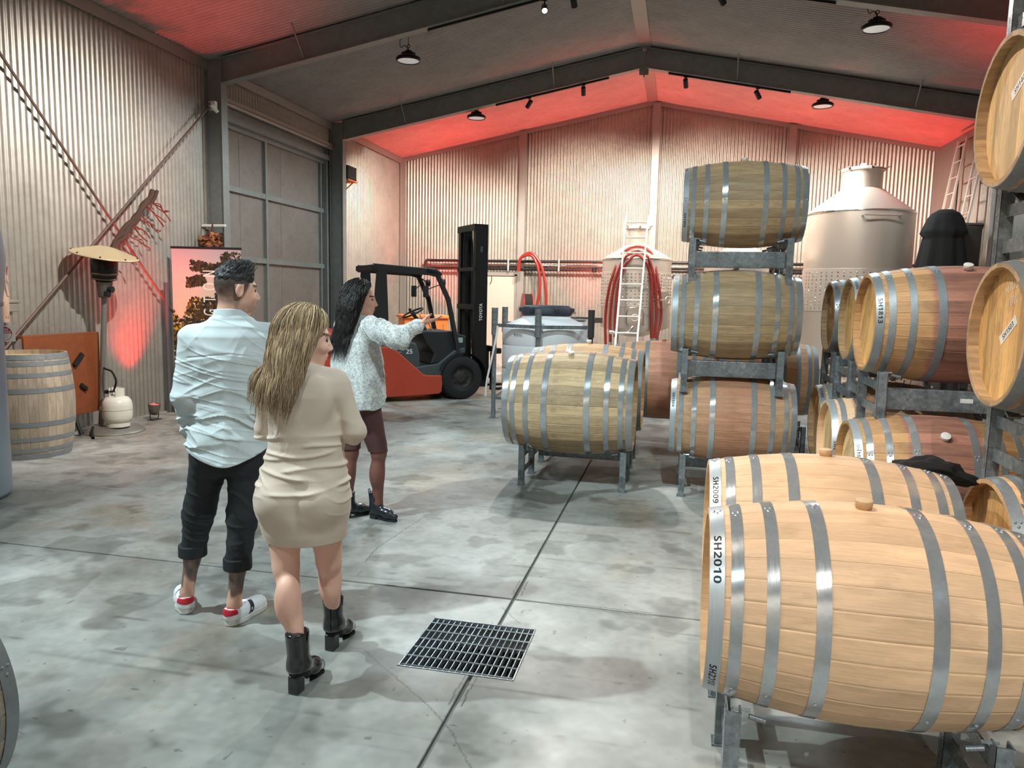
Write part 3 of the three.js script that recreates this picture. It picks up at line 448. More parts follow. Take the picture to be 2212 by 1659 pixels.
// ---------- forklift (local x forwards, z to its right side) ----------
{
  const t = thing('forklift', 'orange and dark grey forklift with a tall black mast, parked in the far left corner', 'forklift', [-3.61, 0, -11.69], 38 * Math.PI / 180);
  const orange = std({ color: col(184, 68, 46), roughness: .42, metalness: .1 }), grey = std({ color: col(62, 68, 70), roughness: .5 }), dark = std({ color: col(30, 31, 32), roughness: .5 }), mastM = std({ color: col(26, 25, 24), roughness: .42, metalness: .35 });
  const letter = (s, font, w, h, colr) => std({ transparent: true, roughness: .5, map: canvasTex(w, h, (c) => { c.clearRect(0, 0, w, h); c.fillStyle = colr; c.font = font; c.textAlign = 'center'; c.textBaseline = 'middle'; c.fillText(s, w / 2, h / 2 + 3); }) });
  // chassis side skirts
  obj('side_skirt', mv(extrude([[-2.0, .16], [-1.19, .09], [-.41, .115], [-.375, .14], [-.35, .375], [-.62, .385], [-.68, .41], [-1.15, .82], [-1.32, .83], [-1.98, .86]], .07, .012), 0, 0, .485), orange, t);
  obj('side_skirt', mv(extrude([[-2.0, .16], [-1.19, .09], [-.41, .115], [-.375, .14], [-.35, .375], [-.62, .385], [-.68, .41], [-1.15, .82], [-1.32, .83], [-1.98, .86]], .07, .012), 0, 0, -.485), orange, t);
  obj('counterweight', [mv(extrude([[-2.25, .2], [-1.65, .2], [-1.6, .86], [-1.7, 1.02], [-2.1, 1.02], [-2.28, .8]], 1.02, .05), 0, 0, 0)], orange, t);
  obj('chassis', [box(1.7, .3, .86, [-.75, .3, 0]), box(.6, .25, .86, [.0, .45, 0], [0, 0, 0], .02)], dark, t);
  obj('hood', mv(extrude([[-1.62, .4], [-.72, .4], [-.73, .72], [-.78, .86], [-.86, .895], [-1.5, .92], [-1.62, .9]], .9, .03), 0, 0, 0), grey, t);
  obj('step_panel', [mv(extrude([[-.9, .36], [-.34, .37], [-.27, .5], [-.12, .66], [.02, .72], [.02, .8], [-.14, .76], [-.4, .56], [-.8, .5]], .98, .01), 0, 0, 0)], grey, t);
  obj('front_cowl', [mv(extrude([[-.66, 1.05], [-.58, .9], [-.44, .72], [-.5, .58], [.05, .6], [.05, .98], [-.18, 1.05]], .86, .02), 0, 0, 0), box(.5, .04, .84, [-.4, 1.05, 0], [0, 0, 0], .01)], dark, t);
  obj('dash_sticker', mv(box(.12, .08, .002, [0, 0, 0]), -.05, .93, .433), std({ color: col(150, 172, 158), roughness: .5 }), t);
  for (const s of [1, -1]) { // mudguards and wheels
    obj('mudguard', mv(sheet(16, 1, (u, v) => { const a = lerp(-.15, Math.PI * .9, u), r = .4; return [r * Math.cos(a), .34 + r * Math.sin(a), s * lerp(.26, .54, v)]; }), -.02, 0, 0), dark, t);
    const wheel = (x, r, w, zc) => { const g = obj('wheel', rot(lathe([[r * .52, -w * .42], [r * .6, -w / 2], [r * .9, -w / 2], [r, -w * .32], [r, w * .32], [r * .9, w / 2], [r * .6, w / 2], [r * .52, w * .42], [r * .5, 0]], 44), Math.PI / 2, 0, 0), M.rubber, t); g.position.set(x, r, zc);
      obj('hub', rot(lathe([[0, s * w * .3], [r * .2, s * w * .34], [r * .24, s * w * .2], [r * .46, s * w * .16], [r * .53, s * w * .42]], 32), Math.PI / 2, 0, 0), std({ color: col(52, 46, 42), roughness: .6, metalness: .3, side: THREE.DoubleSide }), g);
      for (let k = 0; k < 8; k++) obj('wheel_nut', mv(cyl(.012, .012, .02, [0, 0, 0], [Math.PI / 2, 0, 0], 6), r * .34 * Math.cos(k * .785), r * .34 * Math.sin(k * .785), s * w * .2), dark, g); };
    wheel(-.03, .345, .24, s * .43); wheel(-1.6, .25, .18, s * .4);
    // overhead guard
    obj('rear_pillar', mv(extrude([[-1.5, .9], [-1.34, .9], [-1.22, 1.25], [-1.25, 1.97], [-1.37, 1.97], [-1.43, 1.3]], .07, .012), 0, 0, s * .47), dark, t);
    obj('front_pillar', [bar([-.62, 2.0, s * .47], [-.42, 1.93, s * .47], .06, .07, [0, 0, 1]), bar([-.44, 1.945, s * .47], [-.25, 1.55, s * .47], .06, .065, [0, 0, 1]), bar([-.255, 1.56, s * .47], [-.1, .85, s * .47], .06, .065, [0, 0, 1]), bar([-.1, .86, s * .47], [-.08, .62, s * .47], .06, .065, [0, 0, 1])], dark, t);
    obj('roof_rail', mv(extrude([[-1.42, 1.97], [-1.29, 1.965], [-.9, 1.95], [-.55, 1.935], [-.4, 1.9], [-.38, 1.95], [-.46, 2.01], [-1.29, 2.055], [-1.42, 2.06]], .07, .012), 0, 0, s * .47), dark, t);
    obj('tail_lamp', box(.03, .06, .13, [-1.44, 2.015, s * .42], [0, 0, 0], .008), std({ color: col(150, 26, 18), roughness: .25 }), t);
    obj('head_lamp', [mv(rot(lathe([[0, -.04], [.05, -.03], [.06, .02], [0, .03]], 18), 0, 0, -Math.PI / 2), -.3, 1.82, s * .36), rod([-.42, 1.9, s * .4], [-.3, 1.82, s * .37], .012, 6)], dark, t);
    obj('mirror', [box(.02, .18, .11, [-.56, 1.68, s * .3], [0, .5, 0], .008), rod([-.4, 1.78, s * .44], [-.56, 1.7, s * .3], .008, 6)], std({ color: col(70, 70, 70), roughness: .3, metalness: .4 }), t);
  }
  for (let i = 0; i < 7; i++) obj('roof_bar', box(.045, .025, .9, [-1.2 + i * .11, 2.025 - i * .006, 0]), dark, t);
  obj('roof_end_beam', [box(.09, .085, 1.0, [-1.42, 2.015, 0], [0, 0, 0], .02)], dark, t); obj('roof_end_beam', box(.08, .05, .9, [-.47, 1.985, 0], [0, 0, 0], .015), dark, t);
  
  obj('seat', [box(.46, .12, .48, [-1.0, 1.0, 0], [0, 0, .06], .05), box(.5, .08, .5, [-1.0, .93, 0], [0, 0, 0], .02)], std({ color: col(28, 30, 36), roughness: .7 }), t);
  obj('seat_back', [box(.14, .5, .5, [-1.27, 1.28, 0], [0, 0, .16], .06)], std({ color: col(32, 40, 62), roughness: .75 }), t);
  obj('steering_wheel', [mv(rot(new THREE.TorusGeometry(.17, .014, 10, 32), Math.PI / 2 - .45, Math.PI / 2 * 0, 0), 0, 0, 0).rotateY(Math.PI / 2).translate(-.68, 1.34, .02), mv(cyl(.035, .035, .04, [0, 0, 0], [0, 0, .45], 14), -.68, 1.33, .02)], dark, t);
  obj('steering_column', [rod([-.68, 1.33, .02], [-.46, 1.05, .02], .03, 10), cyl(.018, .022, .06, [-.76, 1.38, .13], [0, 0, .3], 10)], dark, t);
  obj('control_lever', [rod([-.52, 1.06, .3], [-.66, 1.32, .3], .01, 6), rod([-.46, 1.06, .36], [-.6, 1.3, .36], .01, 6)], M.chrome, t);
  // mast
  for (const s of [1, -1]) {
    obj('mast_rail', [box(.2, 2.58, .014, [.34, 1.46, s * .365]), box(.016, 2.58, .1, [.24, 1.46, s * .325]), box(.016, 2.58, .1, [.435, 1.46, s * .325])], mastM, t);
    obj('inner_rail', [box(.12, 2.3, .014, [.36, 1.6, s * .315]), box(.014, 2.3, .05, [.31, 1.6, s * .29]), box(.014, 2.3, .05, [.42, 1.6, s * .29])], mastM, t);
    obj('lift_cylinder', [cyl(.03, .03, 1.6, [.28, 1.2, s * .26], [0, 0, 0], 14), cyl(.018, .018, .8, [.28, 2.3, s * .26], [0, 0, 0], 12)], mastM, t);
    obj('lift_chain', box(.012, 1.5, .045, [.43, 1.9, s * .12]), std({ color: col(90, 84, 78), roughness: .5, metalness: .5 }), t);
    obj('fork', [box(.045, .6, .12, [.6, .42, s * .28]), box(1.05, .04, .12, [1.1, .12, s * .28])], mastM, t);
  }
  for (const q of [[.06, .1, .74, [.24, 2.7, 0]], [.05, .06, .74, [.24, 2.05, 0]], [.05, .08, .74, [.24, 1.45, 0]], [.08, .2, .74, [.3, .3, 0]]]) obj('mast_cross_member', box(...q), mastM, t);
  obj('carriage', [box(.05, .09, .95, [.55, .78, 0]), box(.05, .09, .95, [.55, .35, 0]), box(.1, .5, .04, [.5, .56, .22]), box(.1, .5, .04, [.5, .56, -.22]), box(.1, .09, .14, [.58, .76, .5], [0, 0, 0], .02)], mastM, t);
  obj('load_backrest', [rod([.57, .8, .44], [.57, 1.0, .44], .015, 8), rod([.57, .8, -.44], [.57, 1.7, -.44], .015, 8)], mastM, t);
  for (const z of [.16, .2, -.18]) obj('hydraulic_hose', tube([[.3, .5, z], [.26, 1.2, z + .02], [.28, 2.0, z], [.33, 2.62, z], [.38, 2.6, z], [.4, 1.8, z - .02]], .011, 40, 6), M.rubber, t);
  const put = (name, mat, w, h, x, y, z, rz = 0) => { const m = obj(name, new THREE.PlaneGeometry(w, h).rotateZ(rz).translate(x, y, z), mat, t); return m; };
  put('mast_lettering', letter('TOYOTA', 'bold 84px sans-serif', 420, 100, '#d8d4d0'), .36, .085, .335, 1.37, .3735, Math.PI / 2);
  put('mast_lettering', letter('FSV', 'bold 60px sans-serif', 160, 80, '#8d8a88'), .14, .06, .335, 2.36, .3735, Math.PI / 2);
  put('model_number', letter('25', 'bold 92px sans-serif', 160, 96, '#d8dcdc'), .17, .1, -.87, .765, .4515);
  put('model_number', letter('SAS', 'bold 60px sans-serif', 170, 80, '#aab0b0'), .09, .035, -1.02, .755, .4515);
}
// ---------- white plastic tank in a steel frame ----------
{
  const wt = std({ color: col(226, 226, 228), roughness: .4 });
  const t = thing('plastic_tank', 'white round plastic tank with ribbed side and a dark lid, behind the large weathered barrels', 'tank', [-1.79, 0, -10.15]);
  const pr = []; const R = .6; for (const [y0, y1] of [[.06, .36], [.37, .66], [.67, .98], [.99, 1.22]]) pr.push([R - .012, y0], [R, y0 + .02], [R + .004, (y0 + y1) / 2], [R, y1 - .02], [R - .012, y1]);
  obj('tank_body', lathe([[0, .05], [R - .03, .05], ...pr, [R - .05, 1.26], [.36, 1.34], [.33, 1.36], [.33, 1.4], [0, 1.4]], 56), wt, t);
  obj('lid', lathe([[0, 1.52], [.3, 1.52], [.335, 1.49], [.345, 1.42], [.34, 1.39], [0, 1.385]], 40), std({ color: col(44, 50, 60), roughness: .6 }), t);
  obj('lid_rib', [0, 1, 2, 3, 4, 5].map(i => box(.1, .06, .05, [.33 * Math.cos(i), 1.46, .33 * Math.sin(i)], [0, -i, 0], .012)), std({ color: col(44, 50, 60), roughness: .6 }), t);
  obj('outlet_hole', rot(cyl(.09, .09, .01, [0, 0, 0], [0, 0, 0], 24), Math.PI / 2, 0, 0).translate(-.33, .32, .5), M.black, t);
  const lab = obj('maker_label', sheet(6, 1, (u, v) => { const a = lerp(-.62, -.3, u); return [(R + .006) * Math.sin(a), lerp(1.08, 1.18, v), (R + .006) * Math.cos(a)]; }), std({ transparent: true, roughness: .5, map: canvasTex(256, 128, c => { c.clearRect(0, 0, 256, 128); c.fillStyle = '#20242a'; c.fillRect(14, 40, 18, 44); c.fillStyle = '#c83a2a'; c.fillRect(14, 56, 18, 12); c.fillStyle = '#3a3c44'; c.font = 'bold 34px sans-serif'; c.fillText('NEGOCIA', 44, 70); c.fillRect(44, 82, 170, 4); }) }), t);
  const f = thing('tank_frame', 'galvanised steel frame standing around the white plastic tank', 'steel frame', [-1.79, 0, -10.15]);
  const P = [[-.62, .45], [.02, .72], [.66, .4], [.1, -.7], [-.68, -.4]];
  P.forEach(([x, z], i) => obj('post', [cyl(.03, .03, 1.36, [x, .68, z], [0, 0, 0], 14), cyl(.043, .043, .36, [x, 1.3, z], [0, 0, 0], 14), box(.12, .01, .12, [x, .005, z])], i === 2 ? std({ color: col(60, 58, 56), roughness: .6, metalness: .3 }) : M.galv, f));
  for (let i = 0; i < 4; i++) { const a = P[i], b = P[i + 1]; obj('rail', bar([a[0], 1.25, a[1]], [b[0], 1.25, b[1]], .03, .045), M.galv, f); }
  obj('rail', bar([P[0][0], .28, P[0][1]], [P[0][0] + .26, .28, P[0][1] + .12], .03, .04), M.galv, f); obj('rail', bar([P[0][0], .28, P[0][1]], [P[4][0], .28, P[4][1]], .03, .04), M.galv, f);
  tag(obj('clear_hose', tube([[-2.36, 1.24, -9.66], [-2.37, 1.1, -9.64], [-2.42, .8, -9.6], [-2.48, .5, -9.6], [-2.5, .3, -9.62]], .014, 30, 8), M.white), 'thin pale hose hanging on the corner post of the tank frame', 'hose');
  const p = thing('pump_fittings', 'stainless steel pipe fittings lying on the lid of the white tank', 'pipe fittings', [-1.38, 1.28, -10.4]);
  obj('pipe', [rod([-.18, .06, 0], [.16, .06, .05], .03, 12), rod([-.16, .02, .08], [.1, .02, .1], .022, 10)], M.chrome, p); obj('clamp_ring', mv(rot(new THREE.TorusGeometry(.07, .014, 8, 24), Math.PI / 2, 0, 0), -.12, .14, 0), M.chrome, p); obj('bracket', [box(.03, .16, .05, [.2, .08, .03], [0, 0, .2]), box(.1, .07, .08, [.28, .05, .03])], std({ color: col(92, 66, 56), roughness: .6 }), p);
}
// ---------- stainless steel wine tanks ----------
function steelTank(label, x, z, R, y0, y1, yn, rn, yt, { dim = [0, 0], legs = true, doors = [], bracket = false } = {}) {
  const t = thing('steel_tank', label, 'wine tank', [x, 0, z]);
  obj('shell', lathe([[R * .3, y0 - .18], [R, y0], [R, y1], [R + .006, y1 + .008], [R, y1 + .02]], 72), M.stainless, t);
  obj('cone_top', lathe([[R, y1 + .018], [R - .01, y1 + .03], [rn + .02, yn - .01], [rn, yn]], 72), M.stainless, t);
  obj('neck', lathe([[rn, yn - .005], [rn, yt - .06], [rn + .025, yt - .055], [rn + .025, yt - .035], [rn - .01, yt - .03]], 48), M.stainless, t);
  obj('lid', lathe([[rn + .02, yt - .03], [rn + .02, yt - .01], [rn * .7, yt + .02], [0, yt + .035]], 48), M.stainless, t);
  obj('lid_knob', mv(lathe([[0, .05], [.05, .05], [.06, .03], [.03, 0], [0, 0]], 16), 0, yt + .035, 0), M.white, t);
  for (let i = 0; i < 6; i++) { const a = i * Math.PI / 3 + .2; obj('lid_clamp', [box(.04, .05, .03, [(rn + .03) * Math.sin(a), yt - .03, (rn + .03) * Math.cos(a)], [0, a, 0], .006), rod([(rn + .03) * Math.sin(a), yt - .02, (rn + .03) * Math.cos(a)], [(rn + .09) * Math.sin(a), yt + .01, (rn + .09) * Math.cos(a)], .009, 6)], M.chrome, t); }
  obj('weld_band', [lathe([[R, y1 - .02], [R + .012, y1 - .016], [R + .012, y1 + .006], [R, y1 + .01]], 72)], M.chrome, t);
  if (dim[1] > dim[0]) {
    obj('jacket_band', [lathe([[R, dim[1] + .02], [R + .012, dim[1] + .016], [R + .012, dim[0] - .016], [R, dim[0] - .02]], 72)], M.stainless, t);
    const g = [], dome = new THREE.SphereGeometry(1, 7, 3, 0, Math.PI * 2, 0, Math.PI / 2); const rows = Math.round((dim[1] - dim[0]) / .062), cols = 26;
    for (let j = 0; j < rows; j++) for (let i = 0; i < cols; i++) { const a = -1.3 + 2.9 * i / cols; g.push(prep(dome.clone().applyMatrix4(new THREE.Matrix4().makeRotationY(a).multiply(new THREE.Matrix4().makeTranslation(0, dim[0] + .03 + j * .062, R + .011)).multiply(new THREE.Matrix4().makeRotationX(Math.PI / 2)).multiply(new THREE.Matrix4().makeScale(.017, .012, .017))))); }
    const m = obj('jacket_dimples', mergeGeometries(g, false), M.chrome, t); m.userData.kind = 'stuff';
  }
  if (legs) for (let i = 0; i < 4; i++) { const a = i * Math.PI / 2 + .7; obj('leg', [cyl(.04, .04, y0 + .02, [R * .86 * Math.sin(a), y0 / 2, R * .86 * Math.cos(a)], [0, 0, 0], 14), cyl(.07, .07, .02, [R * .86 * Math.sin(a), .01, R * .86 * Math.cos(a)], [0, 0, 0], 16)], M.stainless, t); }
  for (const [a, y, w, h] of doors) {
    const d = obj('manway', mv(extrude(Array.from({ length: 28 }, (_, k) => { const q = k / 28 * 2 * Math.PI, e = 3; return [w * Math.sign(Math.cos(q)) * Math.pow(Math.abs(Math.cos(q)), 2 / e), h * Math.sign(Math.sin(q)) * Math.pow(Math.abs(Math.sin(q)), 2 / e)]; }), .07, .015), 0, 0, 0), M.chrome, t);
    d.position.set((R + .02) * Math.sin(a), y, (R + .02) * Math.cos(a)); d.rotation.y = a;
    obj('manway_handle', [bar([-w * .8, 0, .09], [w * .8, 0, .09], .03, .03), rod([0, 0, .03], [0, 0, .14], .016, 8), mv(new THREE.TorusGeometry(.06, .01, 8, 20), 0, 0, .14)], M.stainless, d);
  }
  if (bracket) obj('ladder_bracket', [rod([-.15, y1 - .1, R + .16], [.45, y1 - .1, R * .86 + .16], .016, 8), rod([-.15, y1 - .1, R + .16], [-.15, y1 - .1, R - .02], .016, 8), rod([.45, y1 - .1, R * .86 + .16], [.42, y1 - .1, R * .8], .016, 8)], M.stainless, t);
  return t;
}
steelTank('stainless wine tank with a dimpled jacket, behind the aluminium ladder and red hoses', -.88, -14.95, .665, 1.08, 2.38, 2.66, .215, 3.02, { dim: [1.5, 2.12], doors: [[.06, 1.28, .15, .19], [.86, 1.62, .16, .16]] });
steelTank('tall stainless wine tank with a conical top, right of the three-high barrel stack', 3.02, -14.55, .885, .5, 3.19, 3.63, .325, 3.99, { dim: [1.5, 2.2], bracket: true });
steelTank('stainless wine tank hidden behind the three-high barrel stack, only its cone showing', 1.06, -15.0, .665, 1.08, 2.38, 2.66, .215, 2.98, { dim: [0, 0] });
{ // outlet pipes below the first tank
  const t = thing('outlet_pipe', 'bent stainless outlet pipe under the tank with the ladder', 'pipe', [-.95, 1.0, -14.3]);
  obj('pipe', tube([[-.35, 0, .1], [-.1, -.02, .1], [.02, .02, .08], [.1, .12, .04], [.2, .14, 0], [.36, .14, -.1]], .028, 40, 10), M.chrome, t); obj('valve', [cyl(.045, .045, .08, [-.3, 0, .1], [0, 0, Math.PI / 2], 14), rod([-.3, .03, .1], [-.3, .12, .14], .01, 6)], M.chrome, t);
}
// ---------- ladders ----------
function ladder(name, label, a0, a1, b0, b1, n, mat, rail = .03) {
  const t = thing(name, label, 'ladder', a0); const d = p => [p[0] - a0[0], p[1] - a0[1], p[2] - a0[2]];
  obj('side_rail', bar(d(a0), d(a1), .028, .06, [0, 0, 1]), mat, t); obj('side_rail', bar(d(b0), d(b1), .028, .06, [0, 0, 1]), mat, t);
  for (let i = 0; i < n; i++) { const k = (i + .6) / n, p = a0.map((v, q) => lerp(v, a1[q], k)), r = b0.map((v, q) => lerp(v, b1[q], k)); obj('rung', rod(d(p), d(r), .016, 8), mat, t); }
  for (const p of [a0, b0]) obj('foot', box(.04, .03, .08, [d(p)[0], .015, d(p)[2]]), M.rubber, t);
  return t;
}
ladder('leaning_ladder', 'aluminium ladder leaning on the stainless tank draped with red hoses', [-1.1, 0, -12.8], [-1.075, 3.15, -14.3], [-.74, 0, -12.8], [-.668, 3.15, -14.3], 11, M.alu);
ladder('extension_ladder', 'tall aluminium ladder leaning in the far right corner, by the black cover', [4.3, 0, -15.9], [4.95, 4.7, -16.0], [4.3, 0, -15.5], [4.95, 4.7, -15.55], 16, M.alu);
ladder('extension_ladder', 'second aluminium ladder nearer the front in the far right corner', [4.42, 0, -15.1], [4.98, 4.3, -15.15], [4.42, 0, -14.75], [4.98, 4.3, -14.8], 14, M.alu);
// ---------- hoses, reel, wall pipes ----------
const hoseM = phys({ color: col(140, 40, 32), roughness: .32, clearcoat: .4, side: THREE.DoubleSide });
[[0, 'red hose draped highest over the shoulders of the tank behind the ladder', -1.02, 2.62], [1, 'red hose draped second over the tank behind the ladder', -.98, 2.52], [2, 'red hose hanging innermost over the tank behind the ladder', -.94, 2.44]].forEach(([i, l, , y]) =>
  tag(obj('red_hose', tube([[-.5 + i * .09, .7 + .1 * i], [-.53 + i * .1, 1.3], [-.43 + i * .08, 2.0], [-.21 + i * .05, y - .1], [.02, y], [.26 - i * .04, y - .1], [.44 - i * .06, 1.95], [.52 - i * .09, 1.3], [.46 - i * .05, .9]].map(([dx, yy]) => { const r = (yy > 2.38 ? lerp(.665, .215, (yy - 2.38) / .3) : .665) + .05; return [-.88 + dx, yy, -14.95 + Math.sqrt(Math.max(.01, r * r - dx * dx))]; }), .026, 90, 10), hoseM), l, 'hose', 'red hoses draped over the tank'));
[[0, 'outer red hose looped over a bracket on the back wall, right of the access door'], [1, 'inner red hose looped over a bracket on the back wall, right of the access door']].forEach(([i, l]) =>
  tag(obj('red_hose', tube([[-3.72 + .02 * i, 2.2, -17.12], [-3.66, 2.5, -17.1], [-3.42, 2.62 - i * .05, -17.08], [-3.2 - i * .08, 2.4, -17.05], [-3.06 - i * .12, 1.95, -17.02], [-3.02 - i * .2, 1.5, -17.0], [-3.04 - i * .34, 1.0, -16.98], [-3.1 - i * .4, .6, -16.95]], .034, 70, 10), hoseM), l, 'hose'));
{
  const t = thing('hose_reel', 'red hose reel on the back wall beside the access door', 'hose reel', [-3.46, 1.42, -17.0], .35);
  obj('reel_side', rot(lathe([[0, .012], [.28, .012], [.29, 0], [.28, -.012], [0, -.012]], 40), 0, 0, Math.PI / 2).translate(.1, 0, 0), std({ color: col(204, 50, 36), roughness: .4 }), t); obj('reel_side', rot(lathe([[0, .012], [.28, .012], [.29, 0], [.28, -.012], [0, -.012]], 40), 0, 0, Math.PI / 2).translate(-.1, 0, 0), std({ color: col(150, 34, 26), roughness: .4 }), t);
  for (let i = 0; i < 6; i++) obj('hose_coil', rot(new THREE.TorusGeometry(.25, .018, 8, 40), 0, Math.PI / 2, 0).translate(-.08 + i * .032, 0, 0), M.rubber, t);
  obj('wall_arm', [rod([0, 0, 0], [0, 0, -.38], .025, 10), box(.2, .2, .02, [0, 0, -.36])], M.black, t); obj('loose_end', tube([[-.06, -.24, .03], [-.07, -.5, .04], [-.09, -.75, .04], [-.1, -.95, .02]], .018, 20, 8), M.rubber, t);
}
{
  const t = thing('wall_pipework', 'two dark pipes with pale clamps running along the back wall at head height', 'pipes', [0, 2.38, ZB + .12]);
  obj('pipe', rod([-5.95, .06, .03], [4.95, .06, .03], .034, 12), std({ color: col(40, 36, 35), roughness: .35, metalness: .3 }), t); obj('pipe', rod([-5.9, -.12, .03], [4.95, -.12, .03], .03, 12), std({ color: col(40, 36, 35), roughness: .35, metalness: .3 }), t);
  obj('pipe', rod([-5.9, -.03, .0], [4.9, -.03, .0], .026, 12), M.chrome, t); obj('pipe_elbow', [tube([[-5.9, .06, .03], [-6.02, .06, .03], [-6.06, 0, .03], [-6.05, -.1, .03], [-5.9, -.12, .03]], .034, 24, 10)], std({ color: col(60, 52, 50), roughness: .4, metalness: .3 }), t);
  for (let i = 0; i < 9; i++) obj('pipe_clamp', [box(.03, .26, .02, [-5.2 + i * 1.2, -.03, .07]), box(.04, .03, .1, [-5.2 + i * 1.2, .1, .03])], M.alu, t);
  obj('valve', [cyl(.05, .05, .1, [-1.98, -.12, .05], [0, 0, 0], 12), cyl(.03, .03, .22, [-1.72, -.24, .05], [0, 0, 0], 10)], M.black, t);
}
{ // orange bin and slim pole behind the forklift
  const t = thing('orange_bin', 'orange plastic bin in the far left corner, seen through the forklift cab', 'bin', [-5.35, 0, -15.2], .5), om = std({ color: col(236, 128, 62), roughness: .5 });
  obj('bin_body', [box(.95, 1.12, .8, [0, .58, 0], [0, 0, 0], .04)], om, t); obj('rim', box(1.02, .07, .86, [0, 1.16, 0], [0, 0, 0], .02), om, t); for (let i = -2; i < 3; i++) obj('rib', box(.03, .95, .02, [i * .19, .55, .405]), om, t);
  tag(obj('wooden_pole', rod([-4.3, 0, -16.4], [-4.86, 2.1, -17.3], .02, 8), std({ color: col(226, 190, 160), roughness: .6 })), 'slim pale pole leaning on the back wall behind the forklift', 'pole');
}
{ // covered umbrella
  const t = thing('covered_umbrella', 'black cloth cover over a folded umbrella, right of the tall steel tank', 'umbrella', [3.9, 0, -12.9]);
  const cl = std({ color: col(15, 16, 17), roughness: .9, side: THREE.DoubleSide });
  obj('cover', sheet(72, 22, (u, v) => { const a = u * 2 * Math.PI, y = lerp(1.75, 3.02, v); const base = v > .97 ? .2 : y > 2.72 ? lerp(.33, .22, (y - 2.72) / .3) : lerp(.42, .27, (y - 1.75) / .97); const r = base * (1 + (.09 * Math.sin(a * 7 + y) + .05 * Math.sin(a * 13 + 2)) * (1.1 - v)); return [r * Math.cos(a), y, r * Math.sin(a)]; }), cl, t);
  obj('cover_top', lathe([[0, 3.1], [.1, 3.09], [.2, 3.03], [.21, 3.0]], 28), cl, t); obj('pole', cyl(.035, .035, 2.9, [0, 1.45, 0], [0, 0, 0], 14), M.alu, t); obj('foot', box(.7, .08, .7, [0, .04, 0], [0, 0, 0], .01), M.black, t);
  const b = thing('dark_bin', 'dark round bin standing in front of the far right corner ladder', 'bin', [4.35, 0, -13.6]); obj('bin_body', lathe([[0, 0], [.26, 0], [.3, 2.85], [.31, 2.86], [.31, 2.9], [0, 2.9]], 32), std({ color: col(70, 66, 64), roughness: .5 }), b); obj('lid', lathe([[.32, 2.9], [.32, 2.93], [0, 2.97]], 32), std({ color: col(92, 88, 86), roughness: .5 }), b);
}
{ // speaker on a shelf, left wall of the last bay
  const t = thing('wall_speaker', 'black box speaker on a small wooden shelf high on the far left wall', 'speaker', [-6.6, 3.84, -14.2]);
  obj('cabinet', box(.2, .26, .42, [0, .15, 0], [0, 0, 0], .01), M.black, t); obj('speaker_grille', box(.006, .22, .36, [.102, .15, 0]), std({ color: col(38, 38, 40), roughness: .8 }), t); obj('shelf', [box(.24, .025, .46, [0, 0, 0]), bar([-.1, -.16, .1], [.08, -.01, .1], .02, .02), bar([-.1, -.16, -.1], [.08, -.01, -.1], .02, .02)], std({ color: col(206, 120, 70), roughness: .6 }), t);
}
{ const t = thing('floor_scrubber', 'low black machine standing on the floor right of the forklift', 'machine', [-2.7, 0, -12.75]); obj('casing', box(.34, .56, .4, [0, .3, 0], [0, 0, 0], .03), M.blackMetal, t); obj('handle', tube([[-.12, .58, .1], [-.12, .68, .1], [.12, .68, .1], [.12, .58, .1]], .015, 20, 8), M.black, t); for (const x of [-.12, .12]) obj('foot', box(.06, .03, .3, [x, .015, 0]), M.rubber, t); }
// ---------- people: bodies and clothes are smooth distance fields, meshed with surface nets ----------
const smin = (a, b, k) => { const h = Math.max(k - Math.abs(a - b), 0) / k; return Math.min(a, b) - h * h * k * .25; };
const smax = (a, b, k) => -smin(-a, -b, k);
const cap = (a, b, ra, rb = ra) => { const dx = b[0] - a[0], dy = b[1] - a[1], dz = b[2] - a[2], q = 1 / (dx * dx + dy * dy + dz * dz + 1e-9); return (x, y, z) => { const px = x - a[0], py = y - a[1], pz = z - a[2], t = clamp((px * dx + py * dy + pz * dz) * q, 0, 1), ex = px - dx * t, ey = py - dy * t, ez = pz - dz * t; return Math.sqrt(ex * ex + ey * ey + ez * ez) - (ra + (rb - ra) * t); }; };
const ell = (c, r) => (x, y, z) => { const a = (x - c[0]) / r[0], b = (y - c[1]) / r[1], d = (z - c[2]) / r[2], k0 = Math.sqrt(a * a + b * b + d * d), e = a / r[0], f = b / r[1], g = d / r[2], k1 = Math.sqrt(e * e + f * f + g * g); return k1 < 1e-6 ? -Math.min(...r) : k0 * (k0 - 1) / k1; };
const rbox = (c, h, r) => (x, y, z) => { const a = Math.abs(x - c[0]) - h[0] + r, b = Math.abs(y - c[1]) - h[1] + r, d = Math.abs(z - c[2]) - h[2] + r; return Math.hypot(Math.max(a, 0), Math.max(b, 0), Math.max(d, 0)) + Math.min(Math.max(a, b, d), 0) - r; };
const loft = (S, e = 2.2) => { const n = S.length, y0 = S[0][0], y1 = S[n - 1][0]; return (x, y, z) => { const yy = clamp(y, y0, y1); let i = 0; while (i < n - 2 && yy > S[i + 1][0]) i++; const A = S[i], B = S[i + 1]; let t = (yy - A[0]) / (B[0] - A[0]); t = t * t * (3 - 2 * t) * .5 + t * .5; const rx = lerp(A[3], B[3], t), rz = lerp(A[4], B[4], t), u = Math.abs(x - lerp(A[1], B[1], t)) / rx, w = Math.abs(z - lerp(A[2], B[2], t)) / rz; const d = (Math.pow(Math.pow(u, e) + Math.pow(w, e), 1 / e) - 1) * Math.min(rx, rz); return smax(d, Math.max(y0 - y, y - y1), .015); }; };
const U = (k, ...f) => (x, y, z) => { let d = f[0](x, y, z); for (let i = 1; i < f.length; i++) d = smin(d, f[i](x, y, z), k); return d; };
